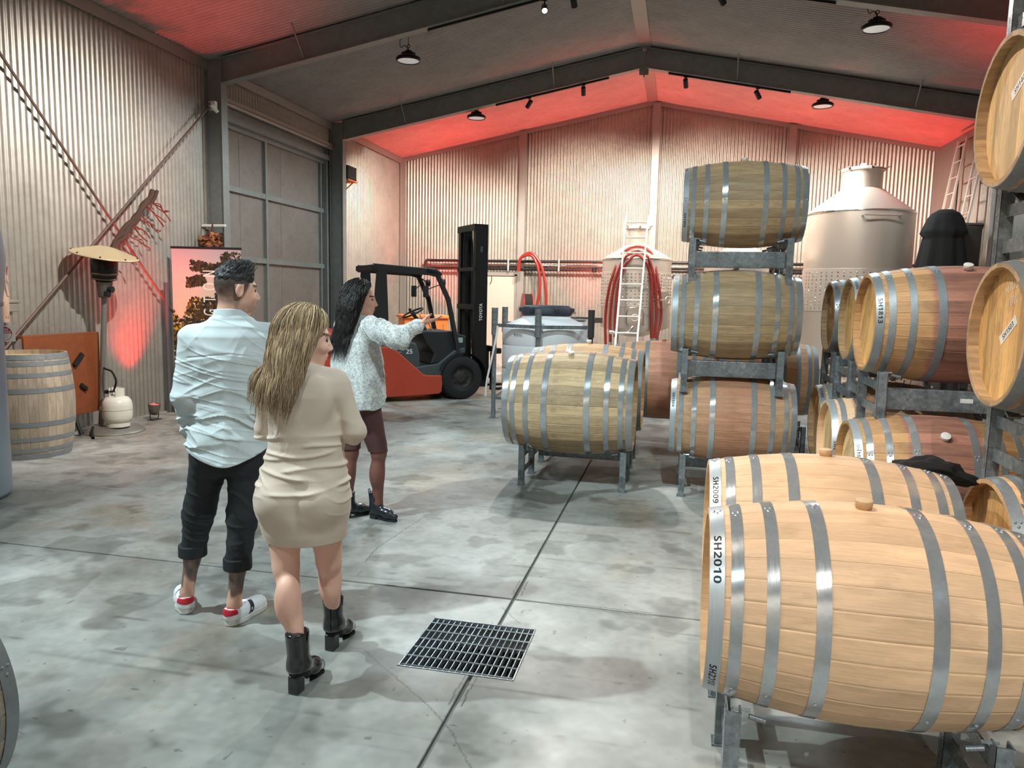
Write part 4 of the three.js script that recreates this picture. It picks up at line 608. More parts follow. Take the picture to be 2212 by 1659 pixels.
const frame = (o, X, Y, Z) => ({ in: f => (x, y, z) => { const a = x - o[0], b = y - o[1], c = z - o[2]; return f(a * X[0] + b * X[1] + c * X[2], a * Y[0] + b * Y[1] + c * Y[2], a * Z[0] + b * Z[1] + c * Z[2]); }, out: p => [0, 1, 2].map(i => o[i] + p[0] * X[i] + p[1] * Y[i] + p[2] * Z[i]), loc: p => { const q = [p[0] - o[0], p[1] - o[1], p[2] - o[2]], d = A => q[0] * A[0] + q[1] * A[1] + q[2] * A[2]; return [d(X), d(Y), d(Z)]; } });
function frameFrom(o, fwd, up) { const Z = V(...fwd).normalize(), X = new THREE.Vector3().crossVectors(V(...up), Z).normalize(), Y = new THREE.Vector3().crossVectors(Z, X); return frame(o, X.toArray(), Y.toArray(), Z.toArray()); }
function mesh(f, lo, hi, h, { color, uv } = {}) {
  const nx = Math.ceil((hi[0] - lo[0]) / h) + 1, ny = Math.ceil((hi[1] - lo[1]) / h) + 1, nz = Math.ceil((hi[2] - lo[2]) / h) + 1, B = 6, D = new Float32Array(nx * ny * nz), at = (i, j, k) => (k * ny + j) * nx + i;
  for (let k = 0; k < nz; k += B) for (let j = 0; j < ny; j += B) for (let i = 0; i < nx; i += B) {
    const d = f(lo[0] + (i + B / 2) * h, lo[1] + (j + B / 2) * h, lo[2] + (k + B / 2) * h), far = Math.abs(d) > B * h * 1.75 + .012;
    for (let c = k; c < Math.min(k + B, nz); c++) for (let b = j; b < Math.min(j + B, ny); b++) for (let a = i; a < Math.min(i + B, nx); a++) D[at(a, b, c)] = far ? d : f(lo[0] + a * h, lo[1] + b * h, lo[2] + c * h);
  }
  const id = new Int32Array(nx * ny * nz).fill(-1), P = [], C = [[0, 0, 0], [1, 0, 0], [0, 1, 0], [1, 1, 0], [0, 0, 1], [1, 0, 1], [0, 1, 1], [1, 1, 1]], E = [[0, 1], [2, 3], [4, 5], [6, 7], [0, 2], [1, 3], [4, 6], [5, 7], [0, 4], [1, 5], [2, 6], [3, 7]];
  for (let k = 0; k < nz - 1; k++) for (let j = 0; j < ny - 1; j++) for (let i = 0; i < nx - 1; i++) {
    const v = C.map(c => D[at(i + c[0], j + c[1], k + c[2])]); let s = 0; for (const q of v) if (q < 0) s++; if (!s || s === 8) continue;
    let x = 0, y = 0, z = 0, n = 0; for (const [a, b] of E) if ((v[a] < 0) !== (v[b] < 0)) { const t = v[a] / (v[a] - v[b]); x += C[a][0] + (C[b][0] - C[a][0]) * t; y += C[a][1] + (C[b][1] - C[a][1]) * t; z += C[a][2] + (C[b][2] - C[a][2]) * t; n++; }
    id[at(i, j, k)] = P.length / 3; P.push(lo[0] + (i + x / n) * h, lo[1] + (j + y / n) * h, lo[2] + (k + z / n) * h);
  }
  const I = []; const quad = (a, b, c, d, flip) => { if (a < 0 || b < 0 || c < 0 || d < 0) return; flip ? I.push(a, c, b, a, d, c) : I.push(a, b, c, a, c, d); };
  for (let k = 1; k < nz - 1; k++) for (let j = 1; j < ny - 1; j++) for (let i = 1; i < nx - 1; i++) {
    const s = D[at(i, j, k)] < 0;
    if (s !== D[at(i + 1, j, k)] < 0) quad(id[at(i, j - 1, k - 1)], id[at(i, j, k - 1)], id[at(i, j, k)], id[at(i, j - 1, k)], !s);
    if (s !== D[at(i, j + 1, k)] < 0) quad(id[at(i - 1, j, k - 1)], id[at(i - 1, j, k)], id[at(i, j, k)], id[at(i, j, k - 1)], !s);
    if (s !== D[at(i, j, k + 1)] < 0) quad(id[at(i - 1, j - 1, k)], id[at(i, j - 1, k)], id[at(i, j, k)], id[at(i - 1, j, k)], !s);
  }
  const g = new THREE.BufferGeometry(), N = new Float32Array(P.length), e = h * .6, Uv = new Float32Array(P.length / 3 * 2), Cl = color ? new Float32Array(P.length) : null;
  for (let q = 0; q < P.length; q += 3) { const [x, y, z] = [P[q], P[q + 1], P[q + 2]], a = f(x + e, y, z) - f(x - e, y, z), b = f(x, y + e, z) - f(x, y - e, z), c = f(x, y, z + e) - f(x, y, z - e), l = Math.hypot(a, b, c) || 1; N[q] = a / l; N[q + 1] = b / l; N[q + 2] = c / l; if (color) { const cc = color(x, y, z); Cl[q] = cc.r; Cl[q + 1] = cc.g; Cl[q + 2] = cc.b; } const t = uv ? uv(x, y, z) : [Math.atan2(x, z) * .18, y]; Uv[q / 3 * 2] = t[0]; Uv[q / 3 * 2 + 1] = t[1]; }
  g.setAttribute('position', new THREE.Float32BufferAttribute(P, 3)); g.setAttribute('normal', new THREE.BufferAttribute(N, 3)); g.setAttribute('uv', new THREE.BufferAttribute(Uv, 2)); if (Cl) g.setAttribute('color', new THREE.BufferAttribute(Cl, 3)); g.setIndex(I); return g;
}
function joinColored(gs) { const all = gs.map(g => { const q = g.toNonIndexed(); if (!q.attributes.color) q.setAttribute('color', new THREE.BufferAttribute(new Float32Array(q.attributes.position.count * 3).fill(1), 3)); return q; }); return mergeGeometries(all, false); }
const fold = (x, y, z, s) => { const n = noise3(x * 5 + s, y * 26 + 3 * noise3(x * 4, y * 4, z * 4 + s), z * 5); return 1 - Math.abs(n); };
// head: x to the side, y up, z to the face; centre between the ears
function headField(o) {
  const s = o.scale ?? 1, fem = o.fem ?? 0; const parts = [];
  let f = U(.035, ell([0, .035, -.012], [.076, .098, .098]), ell([0, -.02, .03], [.06 - .003 * fem, .085, .072]), ell([0, -.075, .045], [.043 - .005 * fem, .045, .05]));
  f = U(.02, f, ell([0, -.108, .072], [.022 - .004 * fem, .017, .02]), ell([.038, -.03, .068], [.022, .02, .022]), ell([-.038, -.03, .068], [.022, .02, .022]), cap([-.04, .028, .082], [.04, .028, .082], .011 - .003 * fem));
  const nose = U(.008, cap([0, .012, .093], [0, -.028, .118 - .004 * fem], .008, .0115), ell([.011, -.034, .106], [.009, .007, .01]), ell([-.011, -.034, .106], [.009, .007, .01]));
  f = U(.014, f, nose);
  const eyeHole = (x, y, z) => Math.min(ell([.032, .008, .1], [.019, .012, .02])(x, y, z), ell([-.032, .008, .1], [.019, .012, .02])(x, y, z));
  const g0 = f; f = (x, y, z) => smax(g0(x, y, z), -eyeHole(x, y, z), .012);
  f = U(.003, f, ell([.031, .008, .082], [.0125, .0125, .0125]), ell([-.031, .008, .082], [.0125, .0125, .0125]));
  f = U(.006, f, cap([-.02, -.066, .094], [0, -.063, .1015], .0045, .0065), cap([.02, -.066, .094], [0, -.063, .1015], .0045, .0065), cap([-.017, -.075, .093], [.017, -.075, .093], .0065), ell([0, -.075, .098], [.014, .0065, .006]));
  for (const q of [1, -1]) { const ear = (x, y, z) => smax(ell([q * .079, .002, -.012], [.012, .034, .021])(x, y, z), -ell([q * .09, .002, -.006], [.009, .022, .012])(x, y, z), .004); f = U(.006, f, ear); }
  const neckR = o.neckR ?? .058; f = U(.03, f, cap([0, -.06, -.03], [0, -.19, -.045], neckR * .95, neckR));
  return (x, y, z) => f(x / s, y / s, z / s) * s;
}
function skinColor(base, { lip, brow, stub = 0, iris = '#4a3a2c', liner = 0, cheek = .3 }) {
  const L = new THREE.Color(lip), B = new THREE.Color(brow), W = new THREE.Color('#e8e2da'), Ir = new THREE.Color(iris), K = new THREE.Color('#201a18'), R = new THREE.Color('#c8604e');
  return (x, y, z) => {
    const c = base.clone(); const n = noise3(x * 60, y * 60, z * 60) * .04; c.multiplyScalar(1 + n);
    const ax = Math.abs(x); c.lerp(R, cheek * .35 * Math.max(0, 1 - Math.hypot(ax - .042, y + .03) / .035) * (z > .03 ? 1 : 0));
    if (z > .085 && Math.hypot(ax / .024, (y + .069) / .0125) < 1) c.lerp(L, .85);
    if (z > .06 && ax > .012 && ax < .056 && Math.abs(y - (.033 - (ax - .035) * (ax - .035) * 6)) < .0055) c.lerp(B, .85);
    const ed = Math.hypot(ax - .031, (y - .008) * 1.5); if (z > .07 && ed < .0145) { c.copy(W); if (ed > .0105 || y > .0145) c.copy(K); else if (Math.hypot(ax - .031, y - .008) < .006) c.copy(Ir); }
    if (stub && y < -.045 && z > -.03 && y > -.13) c.lerp(B, stub * sstep(-.04, -.075, y) * (.8 + .3 * noise3(x * 300, y * 300, z * 300)));
    return c;
  };
}
// hand: wrist at the origin, z along the fingers, y out of the back of the hand, +x the thumb side
function handField(curl = .3, spread = .1, s = 1, thumb = [.062, -.012, .062, .068, -.016, .09]) {
  let f = U(.012, rbox([0, 0, .048], [.038, .013, .046], .012), ell([.022, -.006, .034], [.02, .016, .03])), fs = [];
  [[.029, .074], [.0095, .083], [-.0105, .077], [-.0295, .06]].forEach(([x, len], i) => {
    let p = [x, 0, .088 - Math.abs(i - 1.3) * .004], a = -curl * .35; const sp = (1.5 - i) * spread * .5; const R = [.0092, .0084, .0074, .0064];
    [.45, .31, .24].forEach((q, k) => { const l = len * q, n = [p[0] + Math.sin(sp) * l, p[1] + Math.sin(a) * l, p[2] + Math.cos(a) * Math.cos(sp) * l]; fs.push(cap(p, n, R[k], R[k + 1])); p = n; a -= curl * (.9 + .25 * k); });
  });
  f = U(.005, f, ...fs);
  f = U(.008, f, cap([.028, -.006, .022], [thumb[0], thumb[1], thumb[2]], .0125, .0098), cap([thumb[0], thumb[1], thumb[2]], [thumb[3], thumb[4], thumb[5]], .0098, .0072));
  f = U(.018, f, cap([0, 0, -.05], [0, 0, .01], .027, .025));
  return (x, y, z) => f(x / s, y / s, z / s) * s;
}
const boxAround = (pts, r) => [[0, 1, 2].map(i => Math.min(...pts.map(p => p[i])) - r), [0, 1, 2].map(i => Math.max(...pts.map(p => p[i])) + r)];
// strands of hair: rooted on the scalp, flowing over the head and then falling, kept off the body
function hairStrands({ F, body, n, seed, len, wave = .004, part = .0, front = .05, back = 1, colors, r0 = .0032, lift = .006, curlF = 40, spread = 1, zmax = .05 }) {
  const r = rng(seed), P = [], N = [], C = [], I = [], a = .079, b = .102, c = .103, cy = .033, cz = -.012; const cs = colors.map(q => new THREE.Color(q));
  for (let s = 0; s < n; s++) {
    // root: direction on the scalp, hairline excluded
    let d; for (let t = 0; t < 60; t++) { const u = r() * 2 - 1, ph = r() * 2 * Math.PI, q = Math.sqrt(1 - u * u); d = [q * Math.cos(ph), u, q * Math.sin(ph)]; if (d[1] < -.45) continue; if (d[2] > .35 && d[1] < .62) continue; if (d[2] > .05 && d[1] < .05) continue; break; }
    const side = d[0] >= part ? 1 : -1; let p = [d[0] * a, cy + d[1] * b, cz + d[2] * c]; const path = [p], ph = r() * 6.28, L = len * (.72 + .38 * r()), step = .021, cl = lift + .012 * r();
    let w = [0, 0, 0], T = 0;
    const dirOut = [d[0] * .5 + side * .25 * spread, -.1, -(.4 + .7 * Math.max(0, d[2])) * .6 * back];
    while (T < L) {
      const u = (p[0]) / (a + cl), v = (p[1] - cy) / (b + cl), q = (p[2] - cz) / (c + cl), k = Math.hypot(u, v, q);
      let g = [dirOut[0] * Math.max(0, 1 - T / .12), dirOut[1] - 1.1 * Math.min(1, T / .06 + .15), dirOut[2] * Math.max(0, 1 - T / .16)];
      if (k < 1.12) { const nn = [u / (a + cl), v / (b + cl), q / (c + cl)], l = Math.hypot(...nn); for (let i = 0; i < 3; i++) nn[i] /= l; const dt = g[0] * nn[0] + g[1] * nn[1] + g[2] * nn[2]; if (dt < 0) for (let i = 0; i < 3; i++) g[i] -= dt * nn[i]; }
      let l = Math.hypot(...g) || 1; p = [p[0] + g[0] / l * step, p[1] + g[1] / l * step, p[2] + g[2] / l * step];
      const u2 = p[0] / (a + cl), v2 = (p[1] - cy) / (b + cl), q2 = (p[2] - cz) / (c + cl), k2 = Math.hypot(u2, v2, q2); if (k2 < 1 && k2 > 0) p = [p[0] / k2, cy + (p[1] - cy) / k2, cz + (p[2] - cz) / k2];
      const zl = zmax + (p[1] > .03 ? 1.0 * (p[1] - .03) : .25 * (p[1] - .03)); if (p[2] > zl) p[2] = lerp(p[2], zl, p[1] > .09 ? .3 : 1);
      const o = F.out(p), e = .01; let dd = body(...o); if (dd < .012 + cl * .6) { const gx = body(o[0] + e, o[1], o[2]) - dd, gy = body(o[0], o[1] + e, o[2]) - dd, gz = body(o[0], o[1], o[2] + e) - dd, gl = Math.hypot(gx, gy, gz) || 1, m = (.012 + cl * .6 - dd); p = F.loc([o[0] + gx / gl * m, o[1] + gy / gl * m, o[2] + gz / gl * m]); }
      path.push(p); T += step;
    }
    const W = path.map((q, i) => { const o = F.out(q), k = wave * Math.min(1, i / 5), t = i * step; return [o[0] + k * Math.sin(t * curlF + ph), o[1], o[2] + k * Math.cos(t * curlF * .9 + ph * 1.7)]; });
    const col0 = cs[Math.floor(r() * cs.length)].clone().multiplyScalar(.85 + .3 * r()), rs = r0 * (.7 + .6 * r()), base = P.length / 3;
    W.forEach((q, i) => { const nx = W[Math.min(i + 1, W.length - 1)], pv = W[Math.max(i - 1, 0)], t = V(nx[0] - pv[0], nx[1] - pv[1], nx[2] - pv[2]).normalize(), x = new THREE.Vector3().crossVectors(t, V(.31, .2, .93)).normalize(), y = new THREE.Vector3().crossVectors(t, x), rad = rs * (1 - .75 * sstep(.45, 1, i / (W.length - 1))); for (let m = 0; m < 4; m++) { const an = m * Math.PI / 2, nn = [x.x * Math.cos(an) + y.x * Math.sin(an), x.y * Math.cos(an) + y.y * Math.sin(an), x.z * Math.cos(an) + y.z * Math.sin(an)]; P.push(q[0] + nn[0] * rad, q[1] + nn[1] * rad, q[2] + nn[2] * rad); N.push(...nn); C.push(col0.r, col0.g, col0.b); } });
    for (let i = 0; i < W.length - 1; i++) for (let m = 0; m < 4; m++) { const A = base + i * 4 + m, B = base + i * 4 + (m + 1) % 4; I.push(A, B, A + 4, B, B + 4, A + 4); }
  }
  const g = new THREE.BufferGeometry(); g.setAttribute('position', new THREE.Float32BufferAttribute(P, 3)); g.setAttribute('normal', new THREE.Float32BufferAttribute(N, 3)); g.setAttribute('color', new THREE.Float32BufferAttribute(C, 3)); g.setAttribute('uv', new THREE.BufferAttribute(new Float32Array(P.length / 3 * 2), 2)); g.setIndex(I); return g;
}
const skinM = () => phys({ vertexColors: true, roughness: .52, sheen: .2, sheenRoughness: .5 });
const cloth = (o) => std({ roughness: .85, ...o });
const weave = tex(256, 256, (u, v) => 128 + 60 * (tnoise(u * 128, v * 26, 128, 26, 4) - .5) + 60 * (tnoise(u * 26, v * 128, 26, 128, 5) - .5) + 30 * (tnoise(u * 128, v * 128, 128, 128, 8) - .5), false);
const hairM = phys({ vertexColors: true, roughness: .75, specularIntensity: .45 });
// boots: z forward from the back of the heel, y up from the ground
function bootFields(h, { toe = .235, shaft = .25, w = .034, rx = .045, rz = .053 } = {}) {
  const up = U(.02, cap([0, h + .038, .042], [0, h + .034, .07], .037, .038), cap([0, h * .9 + .036, .075], [0, h * .25 + .042, .155], .039, w + .002), cap([0, h * .25 + .04, .15], [0, .036, toe - .03], w + .002, w * .74));
  const sh = loft([[h + .02, 0, .046, rx - .003, rz - .006], [h + .09, 0, .05, rx - .002, rz - .002], [shaft - .03, 0, .046, rx, rz], [shaft, 0, .044, rx + .002, rz + .003]], 2);
  const full = U(.025, up, sh); const upper = (x, y, z) => smax(smax(full(x, y, z), (.012 + h * sstep(.1, .04, z)) - y, .006), y - shaft + .05 * Math.max(0, 1 - Math.abs(z - .05) / .016), .003);
  const sole = (x, y, z) => { const hh = h * sstep(.14, .045, z), d = up(x, clamp(y, .02 + hh, .05 + hh), z); return smax(d - .002, Math.abs(y - (.007 + hh)) - .0085, .004); };
  const heel = rbox([0, h / 2, .034], [.025, h / 2 + .002, .028], .007);
  return { upper, sole, heel };
}
function boot(parent, o, dir, h, m, opt = {}) {
  const F = frameFrom(o, dir, [0, 1, 0]), B = bootFields(h, opt), g = new THREE.Group(); g.name = opt.name ?? 'ankle_boot'; g.position.set(...o); const Z = V(...dir).normalize(), X = new THREE.Vector3().crossVectors(V(0, 1, 0), Z); g.quaternion.setFromRotationMatrix(new THREE.Matrix4().makeBasis(X, V(0, 1, 0), Z)); parent.add(g);
  obj('upper', mesh(B.upper, [-.07, 0, -.02], [.07, .3, .27], .0042), m, g); obj('sole', mesh(B.sole, [-.07, -.01, -.02], [.07, .12, .27], .0042), M.rubber, g); obj('heel_block', mesh(B.heel, [-.05, -.006, -.01], [.05, .1, .09], .005), m, g);
  obj('pull_tab', tube([[-.008, opt.shaft - .02, -.006], [-.008, opt.shaft + .014, -.012], [.008, opt.shaft + .014, -.012], [.008, opt.shaft - .02, -.006]], .003, 16, 6), m, g);
}
function person(label, base, turn) { const t = thing('person', label, 'person', base, turn); const c = Math.cos(turn), s = Math.sin(turn); t.W = (x, y, z) => { const a = x - base[0], b = z - base[2]; return [a * c - b * s, y, a * s + b * c]; }; t.D = (x, y, z) => [x * c - z * s, y, x * s + z * c]; return t; }

{ // ----- man in a pale shirt -----
  const t = person('man seen from behind in a pale blue shirt and rolled black trousers, looking right', [-2.14, 0, -3.22], 25 * Math.PI / 180);
  const hc = [.05, 1.642, -.05], hf = [.873, -.06, -.475], HF = frameFrom(hc, hf, [0, 1, 0]), H = headField({ neckR: .058, scale: .95 }), head = HF.in(H);
  const sL = [-.155, 1.41, -.04], sR = [.2, 1.425, -.05], eL = [-.184, 1.14, -.02], eR = [.228, 1.14, -.03], wL = [-.185, .93, -.14], wR = [.225, .94, -.15];
  const kL = [-.158, .53, -.1], kR = [.066, .535, .01], aL = [-.232, .1, -.13], aR = [.022, .1, .05];
  const limbs = U(.03, cap(sL, eL, .045, .038), cap(eL, wL, .037, .028), cap(sR, eR, .045, .038), cap(eR, wR, .037, .028), cap([-.085, .86, -.05], kL, .08, .05), cap(kL, aL, .047, .032), cap([.09, .86, -.05], kR, .08, .05), cap(kR, aR, .047, .034), ell([(kL[0] + aL[0]) / 2, .34, -.105], [.042, .1, .044]), ell([(kR[0] + aR[0]) / 2, .34, .038], [.042, .1, .044]));
  const torso = loft([[.8, 0, -.05, .15, .1], [1.05, .01, -.05, .15, .105], [1.3, .02, -.045, .165, .11], [1.42, .025, -.04, .16, .09], [1.5, .035, -.045, .065, .06]]);
  const body = U(.03, torso, limbs, cap([.04, 1.46, -.05], [.046, 1.56, -.045], .06, .058));
  const full = U(.02, body, head), feet = U(.02, cap(aL, [-.24, .05, -.17], .031, .027), cap(aR, [.04, .05, .02], .032, .027)), all = U(.02, full, feet);
  const tan = col(222, 172, 150), ink = col(52, 56, 60), hs = skinColor(tan, { lip: '#b5705f', brow: '#2a211c', stub: .5 }), shave = col(50, 45, 43);
  const headC = (x, y, z) => { const q = HF.loc([x, y, z]).map(v => v / .95), c = hs(...q); const front = .052 + .25 * Math.max(0, q[1] - .03) - .5 * Math.max(0, .03 - q[1]), k = sstep(front, front - .02, q[2]) * sstep(-.1, -.045, q[1]); const ear = Math.abs(q[0]) > .0735 && q[1] < .034 && q[1] > -.04 && q[2] > -.034 && q[2] < .012; return ear ? c : c.lerp(shave, k * clamp(.62 + .34 * sstep(-.06, .04, q[1]) + .06 * noise3(q[0] * 120, q[1] * 120, q[2] * 120), 0, .95)); };
  const bodyC = (x, y, z) => { const c = tan.clone(); if (y < .42) { const n = noise3(x * 22, y * 9 + 2, z * 22), m = noise3(x * 60, y * 18, z * 60); const e = .15 + .05 * n; c.lerp(ink, sstep(e - .012, e + .012, y + .03 * m) * (.78 + .18 * m)); } return c; };
  const bodyG = joinColored([mesh(all, [-.36, 0, -.42], [.38, 1.53, .2], .009, { color: bodyC }), mesh(all, [-.12, 1.512, -.24], [.24, 1.8, .12], .0034, { color: headC }),
    ...[[wL, 1], [wR, -1]].map(([w, s]) => { const F = frameFrom(w, [s * .35, -.62, -.7], [-s * .9, .2, -.2]); return mesh(F.in(handField(.7, .05, 1)), ...boxAround([w, F.out([0, 0, .19])], .06), .0038, { color: () => tan }); })]);
  obj('body', bodyG, skinM(), t);
  { const hair = (x, y, z) => { const q = HF.loc([x, y, z]).map(v => v / .95); const sk = ell([0, .035, -.012], [.076, .098, .098])(...q), tp = sstep(.02, .1, q[1]), n = noise3(q[0] * 90, q[1] * 60, q[2] * 46) * .004 + noise3(q[0] * 200, q[1] * 120, q[2] * 120) * .002; const th = -.004 + .012 * sstep(.02, .1, q[1]) + .016 * tp * sstep(.0, .07, q[2]); return smax(sk - th - 1.6 * n * tp, q[2] - .078 - .12 * (q[1] - .1), .008); };
    const tuft = []; { const r = rng(12); for (let i = 0; i < 420; i++) { const a = r() * 6.28, q = Math.sqrt(r()), d = [q * Math.cos(a), 0, q * Math.sin(a)]; d[1] = Math.sqrt(1 - q * q * .8); const p0 = [d[0] * .074, .035 + d[1] * .1, -.012 + d[2] * .09]; if (p0[1] < .085 || p0[2] > .07) continue; const L = .02 + .016 * r() + .012 * sstep(0, .06, p0[2]), p1 = [p0[0] * (1.08 + .1 * r()) + .008 * (r() - .5), p0[1] + L, p0[2] + L * (.5 + .5 * r())]; const g = rod(HF.out(p0.map(v => v * .95)), HF.out(p1.map(v => v * .95)), .0034, 4, .0008); const k = .7 + .7 * r(), n = g.attributes.position.count, C = new Float32Array(n * 3); for (let j = 0; j < n; j++) { C[3 * j] = .024 * k; C[3 * j + 1] = .021 * k; C[3 * j + 2] = .02 * k; } g.setAttribute('color', new THREE.BufferAttribute(C, 3)); tuft.push(g); } }
    obj('hair', joinColored([mesh(hair, ...boxAround([HF.out([0, .08, 0])], .15), .0036, { color: (x, y, z) => col(42, 39, 38).multiplyScalar(.85 + .4 * noise3(x * 160, y * 160, z * 160)) }), ...tuft]), std({ vertexColors: true, roughness: .6 }), t); }
  const shM = cloth({ color: col(194, 203, 205), bumpMap: rep(weave, 5, 5), bumpScale: .0004 });
  const SL = loft([[.79, .0, -.04, .196, .165], [.9, .0, -.045, .187, .153], [1.03, .006, -.05, .176, .132], [1.2, .018, -.045, .178, .13], [1.32, .022, -.04, .188, .13], [1.42, .026, -.038, .182, .112], [1.47, .026, -.042, .15, .094], [1.505, .024, -.046, .1, .078], [1.532, .023, -.048, .07, .07]]);
  const sleeves = U(.03, cap(sL, eL, .063, .056), cap(eL, wL, .054, .04), cap(sR, eR, .063, .056), cap(eR, wR, .054, .04));
  const shirt0 = U(.035, SL, sleeves);
  const shirt = (x, y, z) => { const lower = sstep(1.3, 1.0, y), f1 = fold(x, y + .35 * Math.abs(x) * lower, z, 3), f2 = fold(x * 1.6, y * .5, z, 9), ver = noise3(x * 16, y * 2.2, 4); let d = shirt0(x, y, z) - .011 * (f1 * f1 * f1) * (.25 + lower) - .003 * f2 - .0045 * ver - .0035 * Math.pow(fold(x * .6 + 2, y * 1.5 + .3 * x, z * .6, 15), 5); if (z > .0 && Math.abs(x) < .17) d += .003 * Math.exp(-Math.pow((y - 1.345 + .12 * Math.abs(x - .03)) / .004, 2)) - .004 * Math.exp(-Math.pow((x - .005) / .02, 2)) * sstep(1.34, 1.3, y); const hem = .825 + .05 * Math.pow(clamp((x - .0) / .19, -1, 1), 2) - .02 * Math.exp(-Math.pow(x / .1, 2)) + (z < -.05 ? .03 : 0); return smax(smax(d, hem - y, .004), -(cap(wL, [wL[0], wL[1] - .1, wL[2] - .08], .03)(x, y, z)), .003); };
  const sh = obj('shirt', mesh(shirt, [-.33, .76, -.3], [.36, 1.55, .16], .0045), shM, t);
  { const cf = (x, y, z) => { const q = HF.loc([x, y, z]), X = x - .024, Z = z + .048, r = Math.hypot(X / 1.04, Z) - (.0745 - .2 * (y - 1.53)), yy = y - (1.527 + .1 * Z); return smax(Math.abs(r) - .0035, Math.abs(yy) - .023, .003); }; obj('collar', mesh(cf, [-.08, 1.47, -.16], [.13, 1.585, .06], .0036), shM, sh); }
  for (const [w, e] of [[wL, eL], [wR, eR]]) { const d = [0, 1, 2].map(i => (w[i] - e[i])), k = 1 / Math.hypot(...d); obj('cuff', mesh((x, y, z) => smax(cap(w, [w[0] - d[0] * k * .05, w[1] - d[1] * k * .05, w[2] - d[2] * k * .05], .043)(x, y, z), -cap([w[0] + d[0], w[1] + d[1], w[2] + d[2]], e, .034)(x, y, z), .003), ...boxAround([w], .11), .0045), shM, sh); }
  const trM = cloth({ color: col(34, 37, 40), bumpMap: rep(weave, 6, 6), bumpScale: .0004 });
  const cufL = [lerp(kL[0], aL[0], .5), .312, lerp(kL[2], aL[2], .5)], cufR = [lerp(kR[0], aR[0], .58), .285, lerp(kR[2], aR[2], .58)];
  const tr0 = U(.04, loft([[.76, 0, -.05, .15, .12], [.86, 0, -.05, .17, .13], [.95, 0, -.05, .168, .124], [1.0, 0, -.05, .16, .12]]), cap([-.088, .82, -.05], kL, .094, .068), cap(kL, cufL, .068, .056), cap([.084, .82, -.05], kR, .094, .068), cap(kR, cufR, .068, .058), ell([-.08, .84, .02], [.085, .1, .065]), ell([.08, .84, .02], [.085, .1, .065]));
  const trou = (x, y, z) => { const f1 = fold(x, y * 1.1 + .4 * x, z, 21); return smax(tr0(x, y, z) - .007 * f1 * f1 * f1 * sstep(.85, .6, y), (x < -.045 ? .305 : .278) - y, .004); };
  const tm = obj('trousers', mesh(trou, [-.33, .25, -.26], [.24, 1.02, .16], .0075), trM, t);
  for (const c of [cufL, cufR]) obj('rolled_cuff', mesh((x, y, z) => { const r = Math.hypot(x - c[0], z - c[2]); return Math.hypot(Math.max(Math.abs(r - .058) - .006, 0), Math.max(Math.abs(y - c[1] - .018) - .026 - .003 * noise3(x * 20, 1, z * 20), 0)) - .005; }, ...boxAround([c], .1), .0048), trM, tm);
  // white trainers
  const white = std({ color: col(238, 238, 242), roughness: .5 }), red = std({ color: col(200, 40, 56), roughness: .5 }), navy = std({ color: col(28, 38, 48), roughness: .6 });
  for (const [o, d] of [[[-.226, 0, -.083], [-.08, 0, -.27]], [[-.007, 0, .097], [.142, 0, -.22]]]) {
    const g = new THREE.Group(); g.name = 'trainer'; g.position.set(...o); const Z = V(...d).normalize(), X = new THREE.Vector3().crossVectors(V(0, 1, 0), Z); g.quaternion.setFromRotationMatrix(new THREE.Matrix4().makeBasis(X, V(0, 1, 0), Z)); t.add(g);
    const foot = U(.03, cap([0, .058, .04], [0, .055, .09], .04, .042), cap([0, .052, .1], [0, .04, .22], .042, .036), cap([0, .036, .2], [0, .036, .245], .038, .032));
    const up = (x, y, z) => smax(smax(U(.02, foot, loft([[.03, 0, .05, .038, .052], [.095, 0, .055, .034, .052], [.1, 0, .055, .034, .052]], 2))(x, y, z), .022 - y, .004), Math.max(y - .097 + .05 * sstep(.1, .0, Math.abs(z - .06)) * .3, -cap([0, .06, .05], [0, .2, .07], .03, .034)(x, y, z)), .004);
    obj('upper', mesh(up, [-.07, 0, -.02], [.07, .13, .3], .0042), white, g);
    obj('sole', mesh((x, y, z) => smax(foot(x, clamp(y, .036, .05), z) - .0025, Math.abs(y - .015) - .0145, .004), [-.07, -.004, -.02], [.07, .05, .31], .0042), std({ color: col(214, 212, 206), roughness: .6 }), g);
    obj('heel_tab', mesh((x, y, z) => smax(smax(up(x, y, z) - .0022, z - .034, .003), Math.abs(y - .072) - .018 + .35 * Math.abs(x) * .4, .004), [-.06, .03, -.02], [.06, .11, .06], .0035), red, g);
    for (const s of [1, -1]) { const m = obj('side_patch', mesh((x, y, z) => smax(smax(up(x, y, z) - .0018, Math.abs(z - .135 - .3 * (y - .05)) - .02 + .1 * (y - .05), .003), Math.max(.022 - y, .01 - s * x), .003), [-.07, .01, .08], [.07, .1, .2], .0036), navy, g); obj('emblem', mv(rot(new THREE.TorusGeometry(.006, .0013, 6, 18), 0, Math.PI / 2, 0), s * .0445, .052, .132), white, m); }
    for (let i = 0; i < 4; i++) obj('lace', rod([-.018, .088 - i * .006, .13 + i * .018], [.018, .088 - i * .006, .13 + i * .018], .0028, 6), white, g);
  }
}
